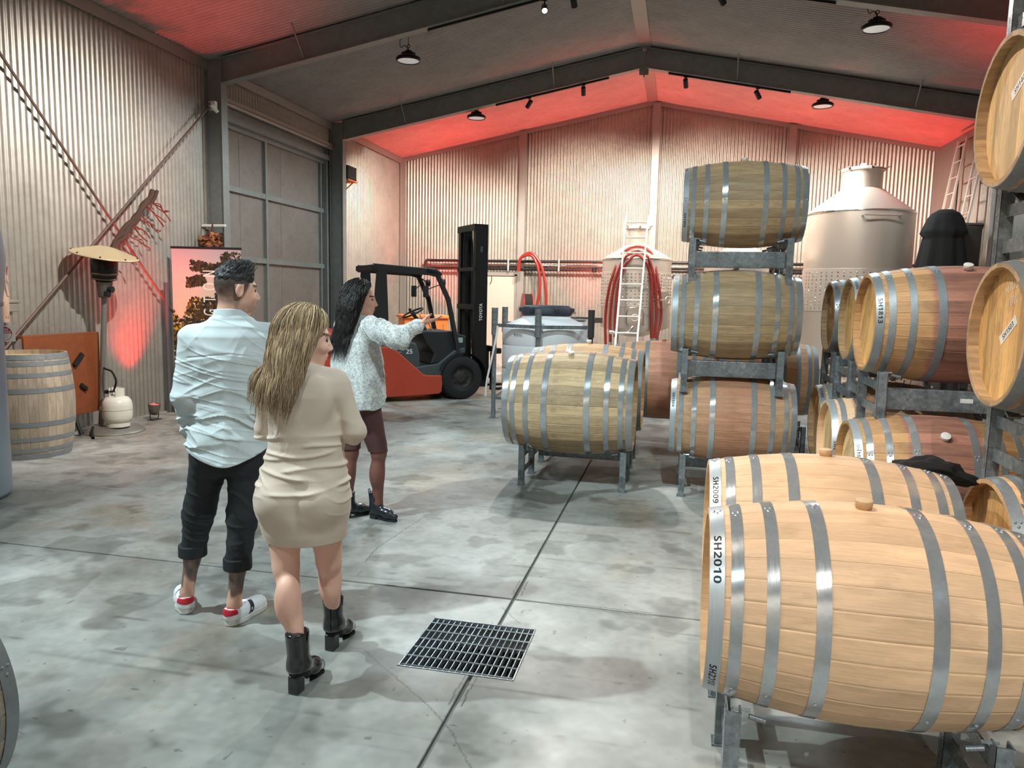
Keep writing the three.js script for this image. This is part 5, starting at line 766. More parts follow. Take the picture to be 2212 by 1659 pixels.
{ // ----- woman in a beige dress -----
  const t = person('woman seen from behind in a tight beige knit dress and black ankle boots, arms folded', [-1.507, 0, -2.8], 15 * Math.PI / 180);
  const hc = [.008, 1.452, -.03], HF = frameFrom(hc, [.918, -.13, -.402], [0, 1, 0]), head = HF.in(headField({ fem: 1, neckR: .046, scale: .94 }));
  const sL = [-.132, 1.275, -.02], sR = [.132, 1.28, -.025], eL = [-.17, 1.07, -.075], eR = [.208, 1.075, -.02], wL = [.06, 1.085, -.185], wR = [-.02, 1.09, -.205];
  const kL = [-.064, .51, .055], kR = [.08, .47, -.11], aL = [-.008, .2, .122], aR = [.066, .2, -.255];
  const torso = loft([[.62, 0, 0, .13, .1], [.8, 0, .01, .165, .12], [1.0, .005, -.01, .125, .095], [1.2, 0, -.02, .14, .1], [1.28, 0, -.02, .13, .075], [1.36, -.006, -.02, .05, .05]]);
  const legs = U(.022, cap([-.085, .78, .01], kL, .088, .053), cap(kL, aL, .05, .036), cap([.085, .78, 0], kR, .088, .053), cap(kR, aR, .05, .036), ell([-.047, .385, .115], [.05, .1, .05]), ell([.079, .36, -.14], [.05, .1, .05]));
  const arms = U(.025, cap(sL, eL, .04, .034), cap(eL, wL, .034, .025), cap(sR, eR, .04, .034), cap(eR, wR, .034, .025));
  const feet = U(.02, cap(aL, [-.006, .13, .115], .034, .028), cap(aR, [.066, .13, -.262], .034, .028));
  const full = U(.02, torso, legs, arms, feet, cap([-.004, 1.3, -.025], [0, 1.42, -.03], .047, .046), head);
  const tan = col(238, 190, 168), fs = skinColor(tan, { lip: '#b65a52', brow: '#3a2a1e', iris: '#5b4630', cheek: .8 });
  const legC = (x, y, z) => tan.clone().lerp(col(226, 150, 130), .35 * (.5 + .5 * noise3(x * 9, y * 6, z * 9)));
  const handL = frameFrom([.045, 1.085, -.15], [.8, .24, .55], [.3, .5, -.8]), handR = frameFrom(wR, [-.8, .25, -.2], [-.2, .3, -.9]);
  const body = joinColored([mesh(full, [-.3, 0, -.5], [.32, 1.345, .3], .0085, { color: legC }), mesh(full, [-.13, 1.33, -.19], [.17, 1.62, .12], .0033, { color: (x, y, z) => fs(...HF.loc([x, y, z]).map(q => q / .94)) }),
    mesh(handL.in(handField(.75, .12, .9)), ...boxAround([handL.out([0, 0, 0]), handL.out([0, 0, .18])], .065), .0034, { color: () => tan }), mesh(handR.in(handField(.6, .08, .9)), ...boxAround([wR, handR.out([0, 0, .18])], .065), .0036, { color: () => tan })]);
  obj('body', body, skinM(), t);
  const drM = phys({ color: col(208, 189, 172), roughness: .8, sheen: .5, sheenRoughness: .6, sheenColor: col(230, 215, 200), bumpMap: rep(weave, 9, 9), bumpScale: .0003 });
  const DL = loft([[.605, .008, -.005, .168, .145], [.66, .004, .0, .176, .15], [.74, .0, .004, .194, .155], [.8, 0, .006, .196, .152], [.88, 0, 0, .18, .136], [.97, .005, -.01, .15, .114], [1.04, .006, -.015, .144, .108], [1.13, .004, -.02, .15, .116], [1.22, 0, -.022, .158, .112], [1.28, -.002, -.022, .145, .09], [1.325, -.004, -.022, .1, .066], [1.362, -.006, -.024, .053, .052]], 2.1);
  const armsD = U(.02, cap(sL, eL, .051, .044), cap(eL, wL, .043, .034), cap(sR, eR, .051, .043), cap(eR, wR, .043, .034)), trunkD = U(.035, DL, ell([-.078, .79, .075], [.095, .1, .09]), ell([.082, .79, .075], [.095, .1, .09]), ell([-.06, 1.17, -.11], [.06, .06, .05]), ell([.06, 1.17, -.11], [.06, .06, .05]), ell([.07, 1.22, .06], [.06, .09, .03]), ell([-.07, 1.22, .06], [.06, .09, .03])), dr0 = (x, y, z) => smin(trunkD(x, y, z), armsD(x, y, z), lerp(.014, .06, sstep(1.14, 1.26, y)));
  const crease = [[.875, .05, 1], [.905, -.06, 2], [.935, .02, 3], [.96, -.05, 4], [.99, .06, 5], [1.022, -.02, 6], [1.06, .1, 7], [.845, .1, 8]];
  const dress = (x, y, z) => { const m = sstep(.84, .93, y) * sstep(1.12, 1.02, y), hip = sstep(.7, .8, y) * sstep(.9, .82, y) * sstep(.1, .17, Math.abs(x)), el = Math.exp(-Math.pow(Math.hypot(x - .17, y - 1.09, z + .02) / .07, 2)), lowc = sstep(.0, .05, z) * Math.exp(-Math.pow((y - .735 + .4 * Math.abs(x)) / .03, 2)); const f = fold(x * .7, y * .85 + .25 * x, z * .7, 41), f2 = fold(x, y + .5 * x, z, 47); const d = dr0(x, y, z) - .009 * f * f * f * m - crease.reduce((q, [c, sl, ph]) => { const e = (y - c - sl * x - .009 * Math.sin(x * 17 + ph * 2.1)) / .0085; return e > 3 || e < -3 ? q : q + .007 * Math.exp(-e * e) * (.08 + .92 * sstep(-.3, .6, Math.sin(x * 11 + ph * 4 + z * 7) + .4 * Math.sin(x * 31 + ph))); }, 0) - .005 * f2 * f2 * hip - .01 * f2 * f2 * el - .002 * f * lowc + .004 * Math.exp(-Math.pow((x - .002) / .02, 2)) * sstep(.86, .8, y) * sstep(.68, .74, y) * (z > 0 ? 1 : 0); return smax(smax(d, (.616 + .02 * x) - y, .006), -Math.min(cap([.075, 1.095, -.17], [.3, 1.15, -.12], .0)(x, y, z), 1), .001); };
  const dm = obj('dress', mesh(dress, [-.3, .58, -.28], [.3, 1.4, .22], .0046), drM, t);
  const hairCols = ['#a08468', '#b09676', '#c2a684', '#86705a', '#d0b694', '#947c62'];
  const Hb = (x, y, z) => Math.min(dress0(x, y, z), full(x, y, z)), dress0 = (x, y, z) => dr0(x, y, z);
  const shell = (x, y, z) => { const q = HF.loc([x, y, z]); const sk = U(.03, ell([0, .036, -.014], [.081, .104, .104]), ell([0, -.05, -.05], [.07, .1, .06]))(...q); return smax(sk, q[2] - .045 - .25 * (q[1] - .03) * (q[1] > .03 ? 1 : .3), .012); };
  const hg = mesh(shell, ...boxAround([HF.out([0, 0, -.02])], .2), .005, { color: (x, y, z) => col(134, 110, 86).multiplyScalar(.7 + .5 * Math.abs(noise3(x * 70, y * 12, z * 70))) });
  obj('hair', joinColored([hg, hairStrands({ F: HF, body: Hb, n: 3400, seed: 71, len: .33, wave: .006, curlF: 24, colors: hairCols, r0: .0016, part: .02, back: .9, spread: .35, zmax: .03 })]), hairM, t);
  const bm = phys({ color: col(16, 17, 18), roughness: .22, clearcoat: .8, clearcoatRoughness: .12 });
  boot(t, [-.02, 0, .165], [.355, 0, -.935], .075, bm, { shaft: .262 }); boot(t, [.052, 0, -.215], [.34, 0, -.94], .075, bm, { shaft: .255 });
}
{ // ----- woman pointing, long dark hair -----
  const t = person('woman with long dark wavy hair in a speckled white jacket, holding out her open hand', [-2.26, 0, -5.0], -30 * Math.PI / 180), W = t.W, D = t.D;
  const hc = W(-2.225, 1.595, -4.99), hf = D(.93, -.07, -.36), HF = frameFrom(hc, hf, [0, 1, 0]), head = HF.in(headField({ fem: 1, neckR: .048, scale: .98 }));
  const sR = W(-2.1, 1.4, -4.9), sL = W(-2.4, 1.4, -5.09), eR = W(-1.87, 1.335, -4.83), wR = W(-1.775, 1.435, -4.97), eL = [-.23, 1.12, -.02], wL = [-.2, .9, -.12];
  const hA = W(-2.17, .86, -4.95), kA = W(-2.085, .5, -4.985), aA = W(-2.1, .12, -5.0), hB = W(-2.33, .86, -5.03), kB = W(-2.31, .48, -5.0), aB = W(-2.325, .12, -4.97);
  const torso = loft([[.8, 0, 0, .15, .11], [1.0, 0, 0, .13, .1], [1.25, 0, 0, .15, .11], [1.38, 0, -.005, .15, .085], [1.47, .01, -.01, .06, .055]]);
  const ft = (a, o, d) => { const A = W(...o), q = D(...d), l = Math.hypot(...q); return cap(a, [A[0] + q[0] / l * .055, .075, A[2] + q[2] / l * .055], .033, .026); };
  const oA = [-2.163, 0, -5.015], dA = [.229, 0, .05], oB = [-2.345, 0, -4.93], dB = [.55, 0, -.83];
  const full = U(.02, torso, U(.03, cap(hA, kA, .088, .055), cap(kA, aA, .05, .037), cap(hB, kB, .088, .055), cap(kB, aB, .05, .037), ell([(kA[0] * .62 + aA[0] * .38), .34, (kA[2] * .62 + aA[2] * .38) + .018], [.05, .1, .052]), ell([(kB[0] * .62 + aB[0] * .38), .34, (kB[2] * .62 + aB[2] * .38) + .018], [.05, .1, .052])), U(.02, cap(sR, eR, .04, .035), cap(eR, wR, .034, .024), cap(sL, eL, .04, .035), cap(eL, wL, .034, .025)), ft(aA, oA, dA), ft(aB, oB, dB), cap([.015, 1.42, -.01], [hc[0] - .01, 1.54, hc[2] + .02], .05, .048), head);
  const skin = col(224, 172, 150), legTone = col(122, 78, 68), fs = skinColor(skin, { lip: '#a5534e', brow: '#2a1d18', iris: '#3a2a20', cheek: .5 });  // legs get a darker, browner tone than the skin above
  const bandT = W(-1.785, 1.425, -4.955);
  const hF = frameFrom(wR, D(.84, .3, -.45), D(-.1, -.95, .25)), thumbL = [.045, .006, .066, .05, .02, .094];   // palm up: the back of the hand looks down
  const hand = handField(.12, .12, .98, [.046, -.03, .062, .05, -.036, .094]);
  const hL = frameFrom(wL, [.1, -.9, -.35], [-.95, 0, 0]);
  const body = joinColored([mesh(full, [-.36, 0, -.42], [.5, 1.49, .36], .009, { color: (x, y, z) => (y < .8 ? legTone : skin).clone().multiplyScalar(1 + .06 * noise3(x * 14, y * 8, z * 14)) }), mesh(full, ...(b => [[b[0][0], 1.475, b[0][2]], b[1]])(boxAround([hc], .16)), .0034, { color: (x, y, z) => fs(...HF.loc([x, y, z]).map(q => q / .98)) }),
    mesh(hF.in(hand), ...boxAround([wR, hF.out([0, 0, .19])], .075), .0032, { color: () => skin }), mesh(hL.in(handField(.5, .06, .95)), ...boxAround([wL, hL.out([0, 0, .18])], .06), .0042, { color: () => skin })]);
  obj('body', body, skinM(), t);
  { const g = new THREE.SphereGeometry(1, 10, 8); g.scale(.0058, .0028, .0075); const m = obj('thumb_nail', g, std({ color: col(72, 20, 24), roughness: .25 }), t); const p = hF.out([.0575, -.036, .088]); m.position.set(...p); m.lookAt(t.localToWorld(V(...hF.out([.0575, -.036, .2])))); }
  { const o = hF.out([0, 0, -.012]); const g = mv(new THREE.TorusGeometry(.03, .007, 8, 28), 0, 0, 0); const m = obj('wrist_band', g, M.black, t); m.position.set(...o); const zz = V(...D(.5, .62, -.6)).normalize(); m.quaternion.setFromUnitVectors(V(0, 0, 1), zz); }
  // speckled jacket, open-weave hem, wide sleeves
  const fleece = tex(512, 512, (u, v) => { const a = tnoise(u * 150, v * 150, 150, 150, 61), b = tnoise(u * 256, v * 256, 256, 256, 63), c = fbm(u, v, 16, 16, 3, 65); const d = sstep(.5, .64, a * .5 + b * .3 + c * .26); const k = 232 - 100 * d + 16 * (b - .5); return [k, k + 2, k]; });
  const jM = cloth({ map: rep(fleece, 3.6, 3.6), bumpMap: rep(weave, 4, 4), bumpScale: .0012 });
  const JL = loft([[.76, -.0, .012, .235, .205], [.88, 0, .012, .228, .2], [1.02, 0, .008, .21, .18], [1.18, 0, .0, .196, .155], [1.3, 0, -.002, .19, .135], [1.385, 0, -.006, .168, .108], [1.44, .008, -.008, .1, .08], [1.475, .012, -.01, .068, .062]]);
  const cuffA = [lerp(eR[0], wR[0], .88), lerp(eR[1], wR[1], .88), lerp(eR[2], wR[2], .88)];
  const j0 = U(.04, JL, cap(sR, eR, .08, .062), cap(eR, cuffA, .059, .04), cap(sL, eL, .072, .062), cap(eL, wL, .06, .048));
  const jacket = (x, y, z) => { const f1 = fold(x * 1.3, y * .45 + x * .9, z * 1.3, 61), f2 = noise3(x * 11, y * 3, z * 11), arm = sstep(.1, .2, x); let d = j0(x, y, z) - .012 * f1 * f1 * f1 * (.5 + arm) - .006 * f2 * sstep(1.3, .9, y); const hem = .8 + .085 * sstep(.05, -.16, z) + .03 * Math.pow(clamp(x / .2, -1, 1), 2) * sstep(-.1, .1, z); return smax(d, hem - y, .006); };
  const jm = obj('jacket', mesh(jacket, [-.36, .74, -.36], [.57, 1.5, .34], .0068, { uv: (x, y, z) => [Math.atan2(x - .02, z) * .19 + x * .6, y] }), jM, t);
  { const k = [wR[0] - eR[0], wR[1] - eR[1], wR[2] - eR[2]], l = Math.hypot(...k), q = k.map(v => v / l), C = cuffA; obj('cuff', mesh((x, y, z) => smax(smax(cap([C[0] - q[0] * .06, C[1] - q[1] * .06, C[2] - q[2] * .06], [C[0] + q[0] * .02, C[1] + q[1] * .02, C[2] + q[2] * .02], .044)(x, y, z), (x - C[0]) * q[0] + (y - C[1]) * q[1] + (z - C[2]) * q[2] - .012, .004), -cap(C, [C[0] + q[0] * .1, C[1] + q[1] * .1, C[2] + q[2] * .1], .034)(x, y, z), .004), ...boxAround([C], .12), .005), jM, jm);
    const b = obj('cuff_button', rot(cyl(.0105, .0105, .006, [0, 0, 0], [0, 0, 0], 16), Math.PI / 2, 0, 0), M.black, jm); const n = V(...D(-.15, -.35, .92)).normalize(); b.position.set(C[0] - q[0] * .012 + n.x * .045, C[1] - q[1] * .012 + n.y * .045, C[2] - q[2] * .012 + n.z * .045); b.quaternion.setFromUnitVectors(V(0, 0, 1), n); }
  { const cf = (x, y, z) => { const X = x - .012, Z = z + .008, r = Math.hypot(X, Z) - (.07 - .2 * (y - 1.47)), yy = y - (1.465 + .08 * Z); return smax(Math.abs(r) - .005, Math.abs(yy) - .026, .003); }; obj('collar', mesh(cf, [-.11, 1.41, -.13], [.13, 1.53, .1], .0045), jM, jm); }
  const lgM = cloth({ color: col(84, 52, 50), roughness: .75 });
  const lg0 = U(.04, loft([[.76, 0, 0, .155, .125], [.9, 0, 0, .165, .13], [1.0, 0, 0, .15, .115]]), cap(hA, kA, .104, .066), cap(hB, kB, .104, .066));
  obj('leggings', mesh((x, y, z) => smax(lg0(x, y, z) - .004 * Math.pow(fold(x, y, z, 77), 3) * sstep(.66, .54, y), .505 - y, .006), [-.3, .48, -.3], [.32, 1.02, .26], .0078), lgM, t);
  const hairCols = ['#15110f', '#1c1715', '#221b18', '#0e0c0b', '#2a211d'];
  const shell = (x, y, z) => { const q = HF.loc([x, y, z]); const sk = U(.03, ell([0, .036, -.014], [.082, .106, .106]), ell([0, -.06, -.055], [.075, .11, .06]))(...q); return smax(sk, q[2] - .04 - .42 * (q[1] - .03) * (q[1] > .03 ? 1 : .25), .012); };
  const jb = (x, y, z) => Math.min(j0(x, y, z), full(x, y, z));
  obj('hair', joinColored([mesh(shell, ...boxAround([HF.out([0, 0, -.02])], .21), .0055, { color: () => col(24, 20, 18) }), hairStrands({ F: HF, body: jb, n: 2600, seed: 83, len: .43, wave: .0085, curlF: 48, colors: hairCols, r0: .002, part: .0, back: 1.5, spread: .6, lift: .008, zmax: .03 })]), std({ vertexColors: true, roughness: .5 }), t);
  const bm = phys({ color: col(26, 34, 42), roughness: .3, clearcoat: .5, clearcoatRoughness: .2 });
  boot(t, W(...oA), D(...dA), .035, bm, { shaft: .2, toe: .24 }); boot(t, W(...oB), D(...dB), .035, bm, { shaft: .2, toe: .24 });
}
// ---------- left wall: bracing, dried vines, heater, banner and the things around them ----------
{
  const brown = std({ color: col(112, 92, 84), roughness: .55, metalness: .3 }), xw = XL + .1;
  const br = (label, a, b, r = .015) => { const t = thing('wall_brace', label, 'brace', a); obj('rod', rod([0, 0, 0], [0, b[1] - a[1], b[2] - a[2]], r, 10), brown, t); for (const q of [0, 1]) obj('cleat', [box(.012, .12, .09, [.03, q * (b[1] - a[1]), q * (b[2] - a[2])], [q ? 0 : 0, 0, 0], .003), cyl(.014, .014, .05, [.03, q * (b[1] - a[1]), q * (b[2] - a[2])], [0, 0, Math.PI / 2], 8)], M.flashing, t); };
  br('long steel brace rod running from high on the left wall down towards the banner', [xw, 4.83, -5.5], [xw, .42, -9.7]);
  br('steel brace rod rising to the white camera box on the column', [xw + .05, 4.2, -9.7], [xw + .05, .42, -5.55]);
  const cb = thing('security_camera', 'small white camera box on the steel column, at the top of a brace rod', 'camera', [XL + .2, 4.2, -9.7]); obj('mount', box(.1, .12, .06, [0, 0, 0], [0, 0, 0], .006), M.white, cb); obj('camera_body', cyl(.025, .03, .12, [.05, -.05, .04], [.7, 0, .4], 14), M.white, cb); obj('lens', cyl(.014, .014, .01, [-.03, .02, .033], [Math.PI / 2, 0, 0], 12), M.black, cb);
  // dried vine wood tied along the rising brace
  const vine = std({ color: col(82, 58, 48), roughness: .9, bumpMap: rep(weave, 2, 2), bumpScale: .004 }), r = rng(404), v = thing('dried_vine', 'gnarled dried vine wood tied along the rising brace rod above the heater', 'dried vine', [xw + .1, 0, 0]);
  const P = k => [0, lerp(2.05, 2.86, k), lerp(-7.62, -8.42, k)];
  for (let s = 0; s < 4; s++) { const pts = []; for (let i = 0; i <= 8; i++) { const q = P(i / 8); pts.push([q[0] + .05 * (r() - .3), q[1] + .07 * (r() - .5), q[2] + .07 * (r() - .5)]); } obj('branch', tube(pts, .034 - .006 * s, 40, 7), vine, v); }
  for (let s = 0; s < 14; s++) { const k = .15 + .8 * r(), q = P(k), d = [.06 + .12 * r(), -.05 - .2 * r(), -.04 - .22 * r()]; const pts = [q]; for (let i = 1; i < 5; i++) pts.push([q[0] + d[0] * i / 4 + .03 * (r() - .5), q[1] + d[1] * i / 4 + .06 * (r() - .5), q[2] + d[2] * i / 4 + .06 * (r() - .5)]); obj('twig', tube(pts, .008, 16, 5), std({ color: col(118, 58, 46), roughness: .9 }), v); }
}
{ // mushroom heater with its gas cylinder on the base
  const t = thing('patio_heater', 'tall mushroom-shaped gas heater with a round cream reflector, by the left wall', 'heater', [-6.33, 0, -7.3]); t.rotation.z = 0;
  const grey = std({ color: col(138, 136, 130), metalness: .5, roughness: .4 }), cream = std({ color: col(204, 184, 146), roughness: .4, metalness: .25 });
  obj('base_plate', lathe([[0, .075], [.2, .075], [.3, .045], [.345, .01], [.345, 0], [0, 0]], 40), grey, t);
  const pole = obj('pole', rod([-.13, .04, .02], [-.03, 1.55, 0], .03, 14), grey, t);
  const h = new THREE.Group(); h.name = 'burner_head'; h.position.set(-.03, 1.53, 0); h.rotation.set(.06, 0, -.09); t.add(h);
  obj('valve_body', lathe([[0, 0], [.06, 0], [.065, .02], [.085, .17], [.085, .19], [0, .19]], 28), std({ color: col(120, 116, 108), metalness: .7, roughness: .3 }), h); obj('control_knob', [cyl(.035, .03, .05, [.1, .1, .02], [0, 0, Math.PI / 2], 16), box(.05, .06, .06, [.08, .05, .05], [0, 0, 0], .008)], M.black, h);
  obj('burner_screen', lathe([[.1, .19], [.125, .2], [.128, .25], [.134, .27], [.14, .44], [.02, .46], [0, .46]], 36), std({ color: col(42, 42, 40), metalness: .5, roughness: .4 }), h); for (const q of [[[.13, .255], [.14, .258], [.14, .275], [.13, .278]], [[.126, .2], [.134, .203], [.134, .214], [.126, .217]]]) obj('burner_ring', lathe(q, 36), std({ color: col(120, 112, 100), metalness: .7, roughness: .3 }), h);
  const d = new THREE.Group(); d.position.set(.005, .475, 0); d.rotation.z = -.11; d.name = 'reflector'; h.add(d);
  obj('reflector_dish', lathe([[0, .095], [.1, .085], [.325, .012], [.35, 0], [.35, -.012], [.325, .002], [.1, .073], [0, .083]], 64), cream, d);
  for (let i = 0; i < 8; i++) obj('dish_screw', cyl(.009, .009, .016, [.33 * Math.cos(i * .785 + .2), .012, .33 * Math.sin(i * .785 + .2)], [0, 0, 0], 8), M.black, d);
  const g = thing('gas_cylinder', 'white gas cylinder standing on the round base of the heater', 'gas cylinder', [-6.2, .075, -7.24]); const wm = std({ color: col(222, 220, 206), roughness: .35 });
  obj('bottle', lathe([[0, .04], [.1, .04], [.13, .05], [.155, .1], [.157, .16], [.157, .235], [.15, .285], [.12, .33], [.06, .345], [0, .345]], 44), wm, g); obj('foot_ring', lathe([[.115, .06], [.12, 0], [.126, 0], [.126, .06]], 36), wm, g); obj('seam', lathe([[.157, .19], [.1595, .193], [.1595, .2], [.157, .203]], 44), std({ color: col(196, 190, 172), roughness: .5 }), g);
  obj('valve_guard', sheet(30, 1, (u, v) => { const a = lerp(.5, 5.6, u); return [.08 * Math.sin(a), lerp(.335, .44, v), .08 * Math.cos(a)]; }), std({ color: col(222, 220, 206), roughness: .35, side: THREE.DoubleSide }), g); obj('valve', [cyl(.02, .02, .08, [0, .38, 0], [0, 0, 0], 12), rod([0, .4, 0], [-.11, .39, .03], .012, 8), cyl(.022, .022, .03, [-.11, .39, .03], [0, 0, Math.PI / 2], 12)], M.black, g);
  obj('hazard_label', sheet(6, 1, (u, v) => { const a = lerp(-.95, -.55, u); return [.159 * Math.sin(a), lerp(.14, .21, v), .159 * Math.cos(a)]; }), std({ roughness: .5, map: canvasTex(64, 64, c => { c.fillStyle = '#e8e4da'; c.fillRect(0, 0, 64, 64); c.fillStyle = '#c2352c'; c.beginPath(); c.moveTo(32, 8); c.lineTo(56, 32); c.lineTo(32, 56); c.lineTo(8, 32); c.fill(); }) }), g);
  tag(obj('gas_hose', tube([[-6.24, .47, -7.24], [-6.17, .6, -7.2], [-6.2, .7, -7.18], [-6.3, .72, -7.22], [-6.42, .73, -7.3]], .011, 40, 8), M.rubber), 'black gas hose curving from the white cylinder to the heater pole', 'hose');
  tag(obj('power_lead', tube([[-6.34, .09, -7.02], [-6.3, .06, -6.96], [-6.24, .012, -6.9], [-6.16, .012, -6.82]], .014, 20, 8), M.rubber), 'short black lead lying over the edge of the heater base', 'cable');
}
{ // printed banner on a roll-up stand
  const W_ = .9, H_ = 2.12, t = thing('roll_up_banner', 'tall printed banner with vines at sunset and white vertical lettering, behind the man', 'banner', [-6.56, 0, -8.74], .26);
  const art = canvasTex(870, 2048, (c, w, h) => {
    const g = c.createLinearGradient(0, 0, 0, h * .5); g.addColorStop(0, '#b8a2aa'); g.addColorStop(.35, '#dcc0b4'); g.addColorStop(.8, '#efcdb0'); g.addColorStop(1, '#f0c894'); c.fillStyle = g; c.fillRect(0, 0, w, h);
    const r = rng(77); const leaf = (x, y, s, colr) => { c.fillStyle = colr; c.beginPath(); for (let i = 0; i < 10; i++) { const a = i * .628 + r() * .3, q = s * (i % 2 ? .55 : 1) * (.8 + .4 * r()); c.lineTo(x + q * Math.cos(a), y + q * Math.sin(a)); } c.closePath(); c.fill(); };
    const dark = ['#2a2318', '#3a2f1c', '#4a3a1e', '#1d1a14', '#54401f'], gold = ['#b98a2a', '#d8a436', '#8a641e', '#6e4f1a'];
    for (let i = 0; i < 3600; i++) { const y = h * (.3 + .7 * r()), x = w * r(); const e = .27 + .12 * Math.sin(x / w * 5 + 1) + .05 * Math.sin(x / w * 17); if (y / h < e) continue; leaf(x, y, 14 + 20 * r(), r() < .3 && Math.sin(x / 90 + y / 130) > .35 ? gold[Math.floor(r() * 4)] : dark[Math.floor(r() * 5)]); }
    for (let k = 0; k < 3; k++) for (let i = 0; i < 260; i++) { const t2 = i / 260, x = w * ([.3, .25, .75][k] + [.35, .2, .1][k] * t2 + .1 * (r() - .5)), y = h * ([.1, .21, .04][k] + [.03, -.02, .28][k] * t2 + .06 * (r() - .5)); leaf(x, y, 12 + 18 * r(), dark[Math.floor(r() * 5)]); }
    for (let i = 0; i < 700; i++) { const x = w * (.62 + .38 * r()), y = h * (.02 + .4 * r()); if (x / w < .62 + .14 * Math.sin(y / 60)) continue; leaf(x, y, 14 + 16 * r(), dark[Math.floor(r() * 5)]); }
    c.save(); c.translate(w * .62, h * .872); c.rotate(-Math.PI / 2); c.fillStyle = '#f4efe8'; c.font = '215px sans-serif'; c.textAlign = 'center'; const s = 'MORNINGTON'; [...s].forEach((ch, i) => { c.save(); c.translate(i * h * .08, 0); c.scale(.66, 1); c.fillText(ch, 0, 0); c.restore(); }); c.restore();
  });
  const pm = std({ map: art, roughness: .55 });
  const face = obj('printed_sheet', sheet(1, 1, (u, v) => [u * W_, .05 + v * H_, .006]), pm, t); obj('backing', box(W_, H_, .004, [W_ / 2, .05 + H_ / 2, 0]), std({ color: col(60, 58, 58), roughness: .7 }), t);
  obj('top_rail', box(W_ + .02, .03, .025, [W_ / 2, H_ + .06, 0], [0, 0, 0], .005), M.black, t); obj('base_cassette', box(W_ + .06, .09, .2, [W_ / 2, .045, -.02], [0, 0, 0], .02), std({ color: col(90, 88, 88), metalness: .5, roughness: .4 }), t); obj('rear_pole', rod([W_ / 2, .08, -.06], [W_ / 2, H_ + .05, -.03], .012, 8), M.alu, t);
  tag(obj('grey_pipe', rod([-6.6, 0, -8.66], [-6.6, 1.72, -8.66], .028, 10), std({ color: col(100, 98, 104), roughness: .5, metalness: .3 })), 'slim grey pipe standing against the left wall beside the banner', 'pipe');
}
{ // dried bunch hung from a white rail on the column
  const rl = thing('white_rail', 'short white rail fixed across the foot of the steel column above the banner', 'rail', [XL + .19, 2.545, -9.66]); obj('bar', box(.38, .035, .03, [0, 0, 0], [0, 0, 0], .006), M.white, rl); obj('bracket', box(.06, .06, .05, [-.17, 0, -.02], [0, 0, 0], .008), M.flashing, rl);
  const t = thing('dried_bouquet', 'bunch of dried brown vine leaves hanging upside down from the white rail', 'dried bouquet', [XL + .2, 2.55, -9.62]), r = rng(9), lm = [col(150, 92, 58), col(122, 70, 46), col(170, 108, 66), col(96, 60, 44)].map(c => std({ color: c, roughness: .9, side: THREE.DoubleSide }));
  const leaf = [0, 1, 2].map(k => sheet(4, 4, (u, v) => { const a = (u - .5) * 2, b = v; const w = .05 * Math.sin(Math.PI * Math.min(1, b * 1.05)) * (1 + .25 * Math.sin(b * 14 + k)); return [a * w, -b * .09, .014 * a * a * (k - 1) + .012 * Math.sin(b * 5 + k)]; }));
  for (let i = 0; i < 9; i++) obj('stem', tube([[0, .03, 0], [.03 * (r() - .5), -.06, .02 * r()], [.2 * (r() - .5), -.2, .12 * (r() - .5) + .03]], .005, 14, 5), lm[3], t);
  for (let i = 0; i < 90; i++) { const m = obj('dry_leaf', leaf[i % 3], lm[Math.floor(r() * 4)], t), a = r() * 6.28, q = Math.sqrt(r()), y = -.09 - .2 * r(); const w = .04 + .12 * sstep(-.08, -.2, y); m.position.set(q * w * Math.cos(a), y, .04 + q * w * .7 * Math.sin(a)); m.rotation.set(r() * 2 - 1, r() * 6.28, r() * 2 - 1); }
}
{ // rust coloured steel panel leaning on the wall, on black feet
  const rust = std({ color: col(156, 84, 44), roughness: .75, metalness: .2, map: rep(smudge, 2, 2) });
  const t = thing('rusty_panel', 'rust coloured steel panel leaning on the wall behind the upright barrel', 'panel', [-6.5, 0, -6.82]);
  const g = new THREE.Group(); g.name = 'panel_body'; g.rotation.z = .0; t.add(g);
  obj('front_sheet', box(.03, .88, 1.0, [0, .67, 0], [0, 0, 0], .006), rust, g); obj('folded_edge', [box(.07, .03, 1.02, [-.02, 1.12, 0], [0, 0, 0], .006), box(.07, .88, .025, [-.02, .67, -.5], [0, 0, 0], .005)], rust, g);
  obj('black_handle', bar([.03, .78, -.12], [.03, .9, -.24], .03, .05), M.black, t); obj('black_handle', bar([.03, .56, -.2], [.03, .5, -.28], .03, .04), M.black, t);
  obj('foot_leg', [rod([.0, .25, -.1], [.12, .01, .1], .018, 8), rod([.0, .25, -.1], [.1, .02, -.1], .018, 8)], M.black, t); obj('foot_leg', [rod([.02, .03, -.15], [.36, .03, -.5], .02, 8), rod([.36, .03, -.5], [.36, .0, -.5], .024, 8)], M.black, t);
}
